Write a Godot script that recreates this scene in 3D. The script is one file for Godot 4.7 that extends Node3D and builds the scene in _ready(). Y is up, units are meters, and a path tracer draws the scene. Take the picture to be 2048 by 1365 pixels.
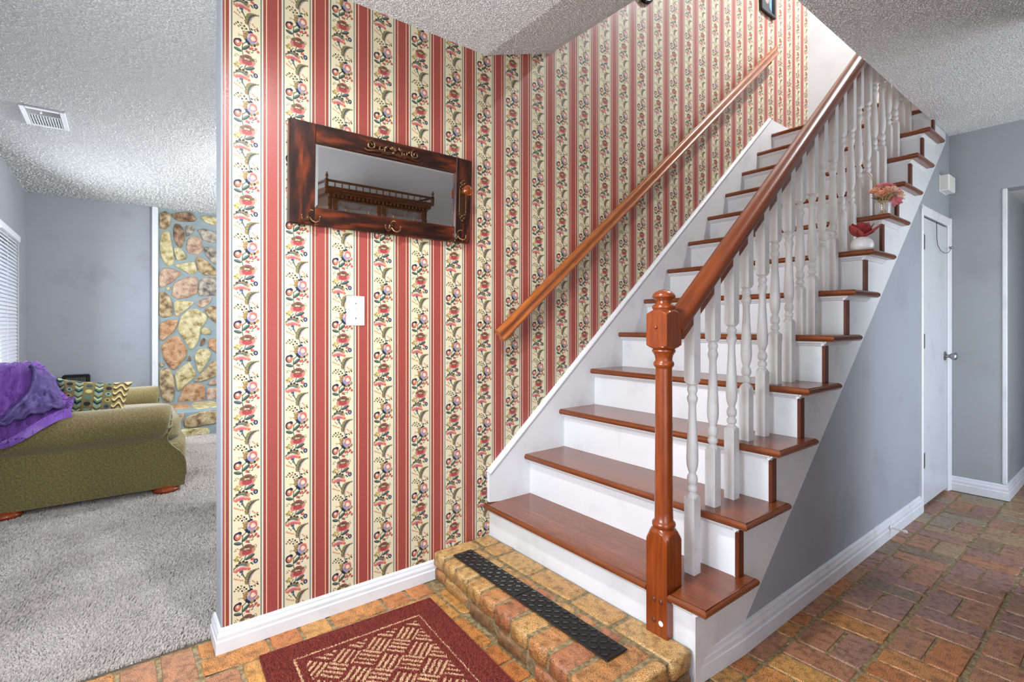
extends Node3D
# A foyer with striped floral wallpaper and a closed-riser staircase. Metres, y up; x runs up the stairs, z out of the papered wall.

const N1 := 1.1033      # nosing of the first tread
const RUN := 0.2414
const Y1 := 0.2736      # top of the first tread
const RISE := 0.2044
const ZO := 1.093       # open side of the stairs
const ZW := -0.02       # papered wall
const CEIL := 2.44
var M := {}
var taken := {}
var rng := RandomNumberGenerator.new()

# ---------------------------------------------------------------- helpers
func st() -> SurfaceTool:
	var s := SurfaceTool.new()
	s.begin(Mesh.PRIMITIVE_TRIANGLES)
	s.set_smooth_group(-1)
	return s

func tri(s: SurfaceTool, a: Vector3, b: Vector3, c: Vector3, out: Vector3) -> void:
	if (b - a).cross(c - a).dot(out) > 0.0:
		s.add_vertex(a); s.add_vertex(c); s.add_vertex(b)
	else:
		s.add_vertex(a); s.add_vertex(b); s.add_vertex(c)

func poly(s: SurfaceTool, p: Array, out: Vector3) -> void:
	for i in range(1, p.size() - 1):
		tri(s, p[0], p[i], p[i + 1], out)

# box with chamfered edges: centre, size, chamfer, own transform
func cb(s: SurfaceTool, c: Vector3, size: Vector3, b := 0.003, xf := Transform3D()) -> void:
	var h := size / 2.0
	b = minf(b, minf(h.x, minf(h.y, h.z)) * 0.9)
	s.set_smooth_group(-1)
	var P := func(sx, sy, sz, ax):
		var v := Vector3(sx * (h.x - b), sy * (h.y - b), sz * (h.z - b))
		v[ax] = [sx, sy, sz][ax] * h[ax]
		return xf * (c + v)
	for ax in 3:
		for sg in [-1, 1]:
			var q := []
			for k in [[-1, -1], [1, -1], [1, 1], [-1, 1]]:
				var d := [0, 0, 0]
				d[ax] = sg; d[(ax + 1) % 3] = k[0]; d[(ax + 2) % 3] = k[1]
				q.append(P.call(d[0], d[1], d[2], ax))
			var o := Vector3.ZERO
			o[ax] = sg
			poly(s, q, xf.basis * o)
	if b < 0.0004:
		return
	for ax in 3:
		var a1 := (ax + 1) % 3
		var a2 := (ax + 2) % 3
		for s1 in [-1, 1]:
			for s2 in [-1, 1]:
				var q := []
				for k in [[-1, a1], [1, a1], [1, a2], [-1, a2]]:
					var d := [0, 0, 0]
					d[ax] = k[0]; d[a1] = s1; d[a2] = s2
					q.append(P.call(d[0], d[1], d[2], k[1]))
				var o := Vector3.ZERO
				o[a1] = s1; o[a2] = s2
				poly(s, q, xf.basis * o)
	for sx in [-1, 1]:
		for sy in [-1, 1]:
			for sz in [-1, 1]:
				poly(s, [P.call(sx, sy, sz, 0), P.call(sx, sy, sz, 1), P.call(sx, sy, sz, 2)], xf.basis * Vector3(sx, sy, sz))

# box between two corners
func bb(s: SurfaceTool, a: Vector3, b: Vector3, ch := 0.003) -> void:
	cb(s, (a + b) / 2.0, (b - a).abs(), ch)

# polygon (in ex, ey) pushed along ez; sides smooth where the outline turns gently
func prism(s: SurfaceTool, pts: PackedVector2Array, o: Vector3, ex: Vector3, ey: Vector3, ez: Vector3, soft := 0.0, caps := true) -> void:
	var area := 0.0
	var n := pts.size()
	for i in n:
		area += pts[i].cross(pts[(i + 1) % n])
	var sg := signf(area)
	s.set_smooth_group(1 if soft > 0.0 else -1)
	var group := 1
	for i in n:
		var a := pts[i]
		var b := pts[(i + 1) % n]
		var d := (b - a).normalized()
		if soft > 0.0:
			var d0 := (a - pts[(i + n - 1) % n]).normalized()
			if rad_to_deg(absf(d0.angle_to(d))) > soft:
				group += 1
			s.set_smooth_group(group)
		var out := (ex * d.y - ey * d.x) * sg
		var A := o + ex * a.x + ey * a.y
		var B := o + ex * b.x + ey * b.y
		poly(s, [A, B, B + ez, A + ez], out)
	if caps:
		s.set_smooth_group(-1)
		var t := Geometry2D.triangulate_polygon(pts)
		for i in range(0, t.size(), 3):
			var q := []
			for k in 3:
				q.append(o + ex * pts[t[i + k]].x + ey * pts[t[i + k]].y)
			tri(s, q[0], q[1], q[2], -ez)
			tri(s, q[0] + ez, q[1] + ez, q[2] + ez, ez)

# closed rings of equal length joined to a skin
func loft(s: SurfaceTool, rings: Array, smooth := true, cap0 := true, cap1 := true, gid := 1) -> void:
	s.set_smooth_group(gid if smooth else -1)
	var n: int = rings[0].size()
	var o := Vector3.ZERO
	for r in rings:
		o += r[0]
	o /= rings.size()
	var vol := 0.0
	for r in rings.size() - 1:
		for i in n:
			var a: Vector3 = rings[r][i] - o
			var b: Vector3 = rings[r][(i + 1) % n] - o
			var c: Vector3 = rings[r + 1][(i + 1) % n] - o
			var d: Vector3 = rings[r + 1][i] - o
			vol += a.dot(b.cross(c)) + a.dot(c.cross(d))
	for r in rings.size() - 1:
		for i in n:
			var a: Vector3 = rings[r][i]
			var b: Vector3 = rings[r][(i + 1) % n]
			var c: Vector3 = rings[r + 1][(i + 1) % n]
			var d: Vector3 = rings[r + 1][i]
			for v in ([a, c, b, a, d, c] if vol > 0.0 else [a, b, c, a, c, d]):
				s.add_vertex(v)
	s.set_smooth_group(-1)
	for e in [[cap0, 0, 1], [cap1, rings.size() - 1, rings.size() - 2]]:
		if e[0]:
			var c0 := Vector3.ZERO
			var c1 := Vector3.ZERO
			for v in rings[e[1]]: c0 += v
			for v in rings[e[2]]: c1 += v
			for i in range(1, n - 1):
				tri(s, rings[e[1]][0], rings[e[1]][i], rings[e[1]][i + 1], c0 - c1)

# turned profile [(radius, height)], round y
func lathe(s: SurfaceTool, prof: Array, n := 20, xf := Transform3D(), sharp := 38.0) -> void:
	var g := 1
	for k in prof.size() - 1:
		var a: Vector2 = prof[k]
		var b: Vector2 = prof[k + 1]
		if k > 0 and rad_to_deg(absf((a - prof[k - 1]).angle_to(b - a))) > sharp:
			g += 1
		s.set_smooth_group(g)
		var d := b - a
		for i in n:
			var t0 := TAU * i / n
			var t1 := TAU * (i + 1) / n
			var e0 := Vector3(cos(t0), 0, sin(t0))
			var e1 := Vector3(cos(t1), 0, sin(t1))
			var out := (e0 + e1) * 0.5 * d.y - Vector3(0, d.x, 0)
			var q := [xf * (e0 * a.x + Vector3(0, a.y, 0)), xf * (e1 * a.x + Vector3(0, a.y, 0)), xf * (e1 * b.x + Vector3(0, b.y, 0)), xf * (e0 * b.x + Vector3(0, b.y, 0))]
			if a.x < 1e-5:
				tri(s, q[0], q[2], q[3], xf.basis * out)
			elif b.x < 1e-5:
				tri(s, q[0], q[1], q[2], xf.basis * out)
			else:
				poly(s, q, xf.basis * out)
	s.set_smooth_group(-1)
	for e in [[prof[0], -1.0], [prof[-1], 1.0]]:
		if e[0].x > 1e-5:
			var q := []
			for i in n:
				q.append(xf * Vector3(e[0].x * cos(TAU * i / n), e[0].y, e[0].x * sin(TAU * i / n)))
			poly(s, q, xf.basis * Vector3(0, e[1], 0))

# a post turned from square stock: at each height the smaller of the square (half width) and the turned radius
func turned(s: SurfaceTool, prof: Array, half: float, n: int, xf := Transform3D()) -> void:
	var rows := []
	for p in prof:
		var row := []
		for i in n:
			var t := TAU * (i + 0.5) / n + (PI / 4 - PI / n)
			var m := maxf(absf(cos(t)), absf(sin(t)))
			var r := minf(half / m, p.x)
			row.append([Vector3(cos(t) * r, p.y, sin(t) * r), half / m < p.x - 1e-5])
		rows.append(row)
	var g := 10
	for k in rows.size() - 1:
		if k > 0:
			var d0: Vector2 = prof[k] - prof[k - 1]
			var d1: Vector2 = prof[k + 1] - prof[k]
			if rad_to_deg(absf(d0.angle_to(d1))) > 40.0:
				g += 1
		for i in n:
			var j := (i + 1) % n
			var q := [rows[k][i][0], rows[k][j][0], rows[k + 1][j][0], rows[k + 1][i][0]]
			var sq: int = int(rows[k][i][1]) + int(rows[k][j][1]) + int(rows[k + 1][j][1]) + int(rows[k + 1][i][1])
			var mid: Vector3 = (q[0] + q[1] + q[2] + q[3]) / 4.0
			var d: Vector2 = prof[k + 1] - prof[k]
			var out := Vector3(mid.x, 0, mid.z).normalized() * maxf(d.y, 1e-4) - Vector3(0, d.x if sq < 2 else 0.0, 0)
			s.set_smooth_group(-1 if sq >= 3 else g)
			poly(s, [xf * q[0], xf * q[1], xf * q[2], xf * q[3]], xf.basis * out)
	s.set_smooth_group(-1)
	for e in [[rows[0], -1.0], [rows[-1], 1.0]]:
		var q := []
		for v in e[0]: q.append(xf * v[0])
		poly(s, q, xf.basis * Vector3(0, e[1], 0))

func tube(s: SurfaceTool, pts: Array, r, n := 8, caps := true) -> void:
	var rings := []
	var up := Vector3.UP
	for i in pts.size():
		var d: Vector3 = (pts[mini(i + 1, pts.size() - 1)] - pts[maxi(i - 1, 0)]).normalized()
		if i == 0:
			up = Vector3.UP if absf(d.y) < 0.9 else Vector3.RIGHT
		var side := d.cross(up).normalized()
		up = side.cross(d).normalized()
		var rr: float = r[i] if r is Array else r
		var ring := []
		for k in n:
			var t := TAU * k / n
			ring.append(pts[i] + (side * cos(t) + up * sin(t)) * rr)
		rings.append(ring)
	loft(s, rings, true, caps, caps)

func ball(s: SurfaceTool, c: Vector3, r: Vector3, n := 12, b := Basis()) -> void:
	var prof := []
	for i in n / 2 + 1:
		var t := -PI / 2 + PI * i / (n / 2)
		prof.append(Vector2(maxf(cos(t), 0.0) if i > 0 and i < n / 2 else 0.0, sin(t)))
	lathe(s, prof, n, Transform3D(b * Basis.from_scale(r), c), 90.0)

func nm(called: String) -> String:
	var k: int = taken.get(called, 0)
	taken[called] = k + 1
	return called if k == 0 else "%s_%03d" % [called, k]

func obj(called: String, s: SurfaceTool, m: Material, parent: Node = null) -> MeshInstance3D:
	s.generate_normals()
	return inst(called, s.commit(), m, parent)

func inst(called: String, mesh: Mesh, m: Material, parent: Node = null) -> MeshInstance3D:
	var o := MeshInstance3D.new()
	o.mesh = mesh
	o.material_override = m
	if parent == null:
		o.name = nm(called)
		add_child(o, true)
	else:
		var k: int = parent.get_meta("n_" + called, 0)
		parent.set_meta("n_" + called, k + 1)
		o.name = called if k == 0 else "%s_%03d" % [called, k]
		parent.add_child(o, true)
	return o

func tag(o: Node, label: String, category: String, group := "", kind := "") -> Node:
	o.set_meta("label", label)
	o.set_meta("category", category)
	if group: o.set_meta("group", group)
	if kind: o.set_meta("kind", kind)
	return o

func thing(called: String, label: String, category: String, at := Vector3.ZERO, group := "", kind := "") -> Node3D:
	var o := Node3D.new()
	o.name = nm(called)
	add_child(o, true)
	o.position = at
	tag(o, label, category, group, kind)
	return o

func part_label(o: Node, l: String) -> void:
	o.set_meta("label", l)

func v2(a: Array) -> PackedVector2Array:
	var p := PackedVector2Array()
	for i in range(0, a.size(), 2):
		p.append(Vector2(a[i], a[i + 1]))
	return p

func prof(a: Array) -> Array:
	var p := []
	for i in range(0, a.size(), 2):
		p.append(Vector2(a[i], a[i + 1]))
	return p

# ---------------------------------------------------------------- materials
func noise(sd: int, freq: float, kind := FastNoiseLite.TYPE_SIMPLEX_SMOOTH, oct := 4) -> FastNoiseLite:
	var f := FastNoiseLite.new()
	f.seed = sd
	f.noise_type = kind
	f.frequency = freq
	f.fractal_octaves = oct
	return f

func ntex(f: FastNoiseLite, stops: Array, size := 512, as_normal := false, bump := 4.0) -> NoiseTexture2D:
	var t := NoiseTexture2D.new()
	t.width = size
	t.height = size
	t.seamless = true
	t.noise = f
	t.generate_mipmaps = false
	if as_normal:
		t.as_normal_map = true
		t.bump_strength = bump
	elif stops.size():
		var g := Gradient.new()
		var off := PackedFloat32Array()
		var col := PackedColorArray()
		for e in stops:
			off.append(e[0])
			col.append(e[1])
		g.offsets = off
		g.colors = col
		t.color_ramp = g
	return t

func mat(c: Color, rough := 0.5, metal := 0.0) -> StandardMaterial3D:
	var m := StandardMaterial3D.new()
	m.albedo_color = c
	m.roughness = rough
	m.metallic = metal
	return m

func tri_mat(tex: Texture2D, sc: Vector3, tint := Color.WHITE, rough := 0.5, world := false) -> StandardMaterial3D:
	var m := mat(tint, rough)
	m.albedo_texture = tex
	m.uv1_triplanar = true
	m.uv1_world_triplanar = world
	m.uv1_triplanar_sharpness = 4.0
	m.uv1_scale = sc
	return m

func bump(m: StandardMaterial3D, t: Texture2D, cm: float) -> void:
	m.heightmap_enabled = true
	m.heightmap_texture = t
	m.heightmap_scale = cm

func g(v: float) -> Color:
	return Color(v, v, v)

func materials() -> void:
	var grain := noise(3, 0.012, FastNoiseLite.TYPE_SIMPLEX_SMOOTH, 5)
	grain.domain_warp_enabled = true
	grain.domain_warp_amplitude = 18.0
	var cherry := ntex(grain, [[0.0, Color(0.43, 0.215, 0.105)], [0.4, Color(0.485, 0.25, 0.125)], [0.6, Color(0.52, 0.275, 0.14)], [1.0, Color(0.57, 0.315, 0.165)]])
	M.cherry_x = tri_mat(cherry, Vector3(0.7, 10, 10), Color(0.93, 0.82, 0.66), 0.3)
	M.cherry_y = tri_mat(cherry, Vector3(8, 0.8, 8), Color(0.98, 0.84, 0.60), 0.26)
	M.cherry_z = tri_mat(cherry, Vector3(10, 10, 0.7), Color(0.92, 0.88, 0.78), 0.27)
	M.strip = tri_mat(cherry, Vector3(9, 1.1, 9), Color(0.75, 0.68, 0.66), 0.35)
	M.oak_x = tri_mat(cherry, Vector3(1.1, 14, 14), Color(1.22, 1.25, 1.05), 0.27)
	M.orange_foot = tri_mat(cherry, Vector3(4, 4, 4), Color(1.15, 0.95, 0.8), 0.25)
	for k in ["cherry_y", "cherry_z", "oak_x", "cherry_x"]:
		M[k].clearcoat_enabled = true
		M[k].clearcoat = 0.35
		M[k].clearcoat_roughness = 0.12
	var burnt := noise(8, 0.006, FastNoiseLite.TYPE_SIMPLEX_SMOOTH, 4)
	burnt.domain_warp_enabled = true
	burnt.domain_warp_amplitude = 30.0
	var bt := ntex(burnt, [[0.0, Color(0.09, 0.05, 0.04)], [0.45, Color(0.19, 0.085, 0.05)], [0.7, Color(0.32, 0.135, 0.06)], [0.9, Color(0.42, 0.18, 0.07)], [1.0, Color(0.50, 0.23, 0.09)]])
	M.burnt_x = tri_mat(bt, Vector3(1.6, 7, 7), Color.WHITE, 0.28)
	M.burnt_y = tri_mat(bt, Vector3(7, 1.6, 7), Color.WHITE, 0.28)
	var oakt := ntex(grain, [[0.0, Color(0.20, 0.11, 0.05)], [0.5, Color(0.34, 0.19, 0.09)], [1.0, Color(0.46, 0.28, 0.14)]])
	M.cabinet = tri_mat(oakt, Vector3(2, 10, 10), Color.WHITE, 0.35)
	var dirt := ntex(noise(21, 0.01, FastNoiseLite.TYPE_SIMPLEX_SMOOTH, 5), [[0.0, g(0.92)], [0.35, g(0.985)], [1.0, g(1.0)]], 256)
	M.white = tri_mat(dirt, Vector3(1.3, 1.3, 1.3), Color(0.87, 0.875, 0.88), 0.4, true)
	M.trim = tri_mat(dirt, Vector3(1.7, 1.7, 1.7), Color(0.875, 0.88, 0.89), 0.38, true)
	M.baluster = tri_mat(dirt, Vector3(6, 6, 6), Color(0.88, 0.88, 0.875), 0.4, true)
	M.paint = tri_mat(dirt, Vector3(0.7, 0.7, 0.7), Color(0.615, 0.635, 0.66), 0.6, true)
	M.paint2 = tri_mat(dirt, Vector3(0.6, 0.6, 0.6), Color(0.62, 0.635, 0.65), 0.6, true)
	M.door = tri_mat(dirt, Vector3(1.3, 1.3, 1.3), Color(0.79, 0.80, 0.81), 0.4, true)
	M.hinge = mat(Color(0.30, 0.29, 0.27), 0.35, 0.8)
	M.front = tri_mat(dirt, Vector3(0.6, 0.6, 0.6), Color(0.92, 0.925, 0.935), 0.6, true)
	M.upper = tri_mat(dirt, Vector3(0.6, 0.6, 0.6), Color(0.78, 0.785, 0.79), 0.65, true)
	# sprayed popcorn ceiling
	var pop := noise(5, 0.055, FastNoiseLite.TYPE_SIMPLEX_SMOOTH, 2)
	var popt := ntex(pop, [[0.0, g(0.0)], [0.42, g(0.05)], [0.56, g(0.6)], [0.7, g(1.0)], [1.0, g(1.0)]], 1024)
	M.ceil = mat(Color(0.90, 0.90, 0.895), 0.85)
	M.ceil.uv1_triplanar = true
	M.ceil.uv1_world_triplanar = true
	M.ceil.uv1_scale = Vector3.ONE * 2.1
	bump(M.ceil, popt, 0.7)
	M.grain = mat(Color(0.87, 0.87, 0.865), 0.8)
	# bricks
	var bn := ntex(noise(31, 0.012, FastNoiseLite.TYPE_SIMPLEX_SMOOTH, 6), [[0.0, Color(0.66, 0.62, 0.60)], [0.3, Color(0.86, 0.84, 0.82)], [0.6, Color(1.0, 1.0, 1.0)], [0.85, Color(1.0, 0.93, 0.86)], [1.0, Color(0.82, 0.80, 0.80)]], 512)
	var pits := ntex(noise(32, 0.045, FastNoiseLite.TYPE_SIMPLEX_SMOOTH, 5), [[0.0, g(0.0)], [0.3, g(0.55)], [1.0, g(0.8)]], 512)
	var speck := ntex(noise(33, 0.11, FastNoiseLite.TYPE_SIMPLEX, 3), [[0.0, Color(0.1, 0.07, 0.06, 1)], [0.27, Color(0.1, 0.07, 0.06, 1)], [0.33, Color(1, 1, 1, 1)], [0.93, Color(1, 1, 1, 1)], [1.0, Color(1, 1, 1, 1)]], 512)
	M.bricks = []
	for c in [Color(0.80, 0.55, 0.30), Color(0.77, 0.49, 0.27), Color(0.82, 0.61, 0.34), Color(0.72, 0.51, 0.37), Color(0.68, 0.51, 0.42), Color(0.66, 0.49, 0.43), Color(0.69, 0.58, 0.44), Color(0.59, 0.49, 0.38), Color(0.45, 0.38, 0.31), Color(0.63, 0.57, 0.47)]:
		var m := tri_mat(bn, Vector3.ONE * (3.2 + 0.3 * M.bricks.size()), c, 0.44, true)
		m.uv1_offset = Vector3(0.13, 0.07, 0.31) * M.bricks.size()
		m.detail_enabled = true
		m.detail_albedo = speck
		m.detail_blend_mode = BaseMaterial3D.BLEND_MODE_MUL
		m.detail_uv_layer = BaseMaterial3D.DETAIL_UV_1
		bump(m, pits, 0.03)
		M.bricks.append(m)
	M.step = []
	for c in [Color(0.80, 0.62, 0.38), Color(0.76, 0.54, 0.33), Color(0.82, 0.66, 0.42), Color(0.70, 0.46, 0.31), Color(0.60, 0.46, 0.32)]:
		var m := tri_mat(bn, Vector3.ONE * (3.5 + 0.3 * M.step.size()), c, 0.42, true)
		m.uv1_offset = Vector3(0.33, 0.17, 0.21) * M.step.size()
		m.detail_enabled = true
		m.detail_albedo = speck
		m.detail_blend_mode = BaseMaterial3D.BLEND_MODE_MUL
		m.detail_uv_layer = BaseMaterial3D.DETAIL_UV_1
		bump(m, pits, 0.4)
		M.step.append(m)
	var mn := ntex(noise(35, 0.04, FastNoiseLite.TYPE_SIMPLEX_SMOOTH, 5), [[0.0, Color(0.27, 0.22, 0.15)], [0.5, Color(0.42, 0.36, 0.25)], [1.0, Color(0.55, 0.48, 0.35)]], 256)
	M.mortar = tri_mat(mn, Vector3.ONE * 4.0, Color(1.25, 1.25, 1.25), 0.6, true)
	bump(M.mortar, pits, 0.3)
	M.mortar_light = tri_mat(mn, Vector3.ONE * 4.0, Color(1.15, 1.16, 1.15), 0.7, true)
	bump(M.mortar_light, pits, 0.3)
	M.blue_mortar = tri_mat(mn, Vector3.ONE * 3.0, Color(1.15, 1.4, 1.9), 0.8, true)
	M.blue_mortar.albedo_texture = dirt
	M.blue_mortar.albedo_color = Color(0.56, 0.62, 0.63)
	bump(M.blue_mortar, pits, 0.4)
	M.stones = []
	var k := 0
	for c in [[Color(0.34, 0.27, 0.20), Color(0.66, 0.56, 0.40), Color(0.84, 0.77, 0.62)], [Color(0.24, 0.17, 0.14), Color(0.50, 0.37, 0.27), Color(0.72, 0.63, 0.50)], [Color(0.50, 0.42, 0.27), Color(0.76, 0.70, 0.50), Color(0.90, 0.87, 0.74)], [Color(0.50, 0.38, 0.34), Color(0.73, 0.60, 0.50), Color(0.84, 0.77, 0.68)], [Color(0.22, 0.22, 0.24), Color(0.58, 0.54, 0.48), Color(0.82, 0.78, 0.70)], [Color(0.48, 0.33, 0.24), Color(0.72, 0.53, 0.37), Color(0.80, 0.69, 0.55)]]:
		var sn := noise(41 + k, 0.0095, FastNoiseLite.TYPE_SIMPLEX_SMOOTH, 6)
		sn.domain_warp_enabled = true
		sn.domain_warp_amplitude = 22.0
		var t := ntex(sn, [[0.0, c[0]], [0.22, c[0].lerp(c[1], 0.5)], [0.42, c[1]], [0.62, c[1].lerp(c[2], 0.35)], [0.85, c[1].lerp(c[2], 0.8)], [1.0, c[2]]], 512)
		var m := tri_mat(t, Vector3.ONE * 2.2, Color.WHITE, 0.6, true)
		bump(m, pits, 1.2)
		M.stones.append(m)
		k += 1
	# cloth
	var weave := ntex(noise(51, 0.09, FastNoiseLite.TYPE_SIMPLEX, 3), [[0.0, g(0.72)], [1.0, g(1.0)]], 256)
	var chen := ntex(noise(52, 0.03, FastNoiseLite.TYPE_SIMPLEX_SMOOTH, 5), [[0.0, Color(0.30, 0.27, 0.16)], [0.5, Color(0.40, 0.36, 0.22)], [1.0, Color(0.50, 0.46, 0.29)]], 512)
	M.sofa = tri_mat(chen, Vector3(5, 5, 5), Color(1.18, 1.16, 1.12), 0.9)
	M.sofa.rim_enabled = true
	M.sofa.rim = 0.6
	M.sofa.rim_tint = 0.5
	bump(M.sofa, weave, 0.25)
	M.lavender = tri_mat(weave, Vector3.ONE * 5.0, Color(0.62, 0.54, 0.82), 0.9)
	M.purple = tri_mat(weave, Vector3.ONE * 5.0, Color(0.50, 0.30, 0.68), 0.9)
	M.ribbon = tri_mat(weave, Vector3.ONE * 5.0, Color(0.60, 0.40, 0.82), 0.35)
	M.robe = tri_mat(ntex(noise(53, 0.02, FastNoiseLite.TYPE_SIMPLEX_SMOOTH, 4), [[0.0, Color(0.22, 0.18, 0.36)], [0.6, Color(0.33, 0.27, 0.48)], [1.0, Color(0.44, 0.37, 0.60)]], 256), Vector3.ONE * 4.0, Color(1, 1, 1), 0.9)
	M.pile = mat(Color(1, 1, 1), 0.95)
	M.pile.vertex_color_use_as_albedo = true
	M.carpet = tri_mat(weave, Vector3.ONE * 9.0, Color(0.52, 0.48, 0.44), 0.95, true)
	M.rug_back = mat(Color(0.36, 0.08, 0.07), 0.95)
	# metals and sundries
	M.brass = mat(Color(0.72, 0.52, 0.25), 0.3, 0.9)
	M.antique = mat(Color(0.42, 0.31, 0.22), 0.32, 0.9)
	M.dark_metal = mat(Color(0.10, 0.085, 0.075), 0.35, 0.6)
	M.steel = mat(Color(0.62, 0.62, 0.62), 0.28, 0.95)
	M.mirror = mat(Color(0.93, 0.94, 0.94), 0.015, 1.0)
	M.black = mat(Color(0.03, 0.03, 0.03), 0.5)
	M.rubber = mat(Color(0.085, 0.082, 0.078), 0.36)
	M.black_frame = mat(Color(0.035, 0.033, 0.035), 0.3)
	M.ivory = mat(Color(0.90, 0.89, 0.86), 0.3)
	M.porcelain = mat(Color(0.92, 0.92, 0.92), 0.18)
	M.amber = mat(Color(0.75, 0.36, 0.08, 0.25), 0.05)
	M.amber.refraction_enabled = true
	M.amber.refraction_scale = 0.05
	M.glass = mat(Color(0.95, 0.96, 0.97, 0.08), 0.04)
	M.glass.transparency = BaseMaterial3D.TRANSPARENCY_ALPHA
	M.pane = mat(Color(0.95, 0.97, 1.0, 0.06), 0.02)
	M.pane.transparency = BaseMaterial3D.TRANSPARENCY_ALPHA
	M.slat = mat(Color(0.90, 0.91, 0.93), 0.5)
	M.slat.backlight_enabled = true
	M.slat.backlight = Color(0.45, 0.46, 0.48)
	M.glow = mat(Color(1, 0.97, 0.92), 0.4)
	M.glow.emission_enabled = true
	M.glow.emission = Color(1, 0.94, 0.85)
	M.glow.emission_energy_multiplier = 3.0
	M.stem = mat(Color(0.33, 0.40, 0.18), 0.6)
	M.straw = mat(Color(0.72, 0.60, 0.36), 0.7)
	M.wallpaper = wallpaper()

# ---------------------------------------------------------------- the wallpaper print
const TW := 720      # pixels across two stripes (0.344 m)
const TH := 520      # one repeat (0.25 m)
var sheet: Image
var gloss: Image
var col_x := 0.0
var col_y := 0.0

func blot(cx: float, cy: float, rx: float, ry: float, rot: float, c: Color) -> void:
	# an ellipse in the units of the drawing (390 across a flowered stripe, 965 down a repeat)
	rx *= 1.16
	ry *= 1.16
	c = Color(c.r * 0.88, c.g * 0.88, c.b * 0.88, c.a)
	var kx := 0.2308 * TW / 344.0
	var ky := 0.2591 * TH / 250.0
	var x0 := col_x + cx * kx
	var y0 := col_y + cy * ky
	var r := maxf(rx, ry)
	var ca := cos(rot)
	var sa := sin(rot)
	for py in range(int(floor(y0 - r * ky - 1)), int(ceil(y0 + r * ky + 2))):
		for px in range(int(floor(x0 - r * kx - 1)), int(ceil(x0 + r * kx + 2))):
			var dx := (px + 0.5 - x0) / kx
			var dy := (py + 0.5 - y0) / ky
			var u := (dx * ca + dy * sa) / rx
			var v := (-dx * sa + dy * ca) / ry
			var d := sqrt(u * u + v * v)
			var a := clampf((1.0 - d) * minf(rx, ry) * kx + 0.5, 0.0, 1.0) * c.a
			if a > 0.0:
				var X := posmod(px, TW)
				var Y := posmod(py, TH)
				sheet.set_pixel(X, Y, sheet.get_pixel(X, Y).lerp(Color(c.r, c.g, c.b), a))

func stroke(pts: Array, w: float, c: Color) -> void:
	for i in range(0, pts.size() - 2, 2):
		var a := Vector2(pts[i], pts[i + 1])
		var b := Vector2(pts[i + 2], pts[i + 3])
		var n := maxi(2, int(a.distance_to(b) / (w * 0.9)))
		for k in n + 1:
			var p := a.lerp(b, float(k) / n)
			blot(p.x, p.y, w, w, 0, c)

func leaf(x: float, y: float, l: float, w: float, rot: float, c: Color) -> void:
	blot(x, y, l, w, rot, c)
	blot(x + sin(rot) * w * 0.3, y - cos(rot) * w * 0.3, l * 0.8, w * 0.45, rot, c.lerp(Color(0.75, 0.80, 0.72), 0.45))
	stroke([x - cos(rot) * l, y - sin(rot) * l, x + cos(rot) * l, y + sin(rot) * l], 2.5, c.darkened(0.35))

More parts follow.
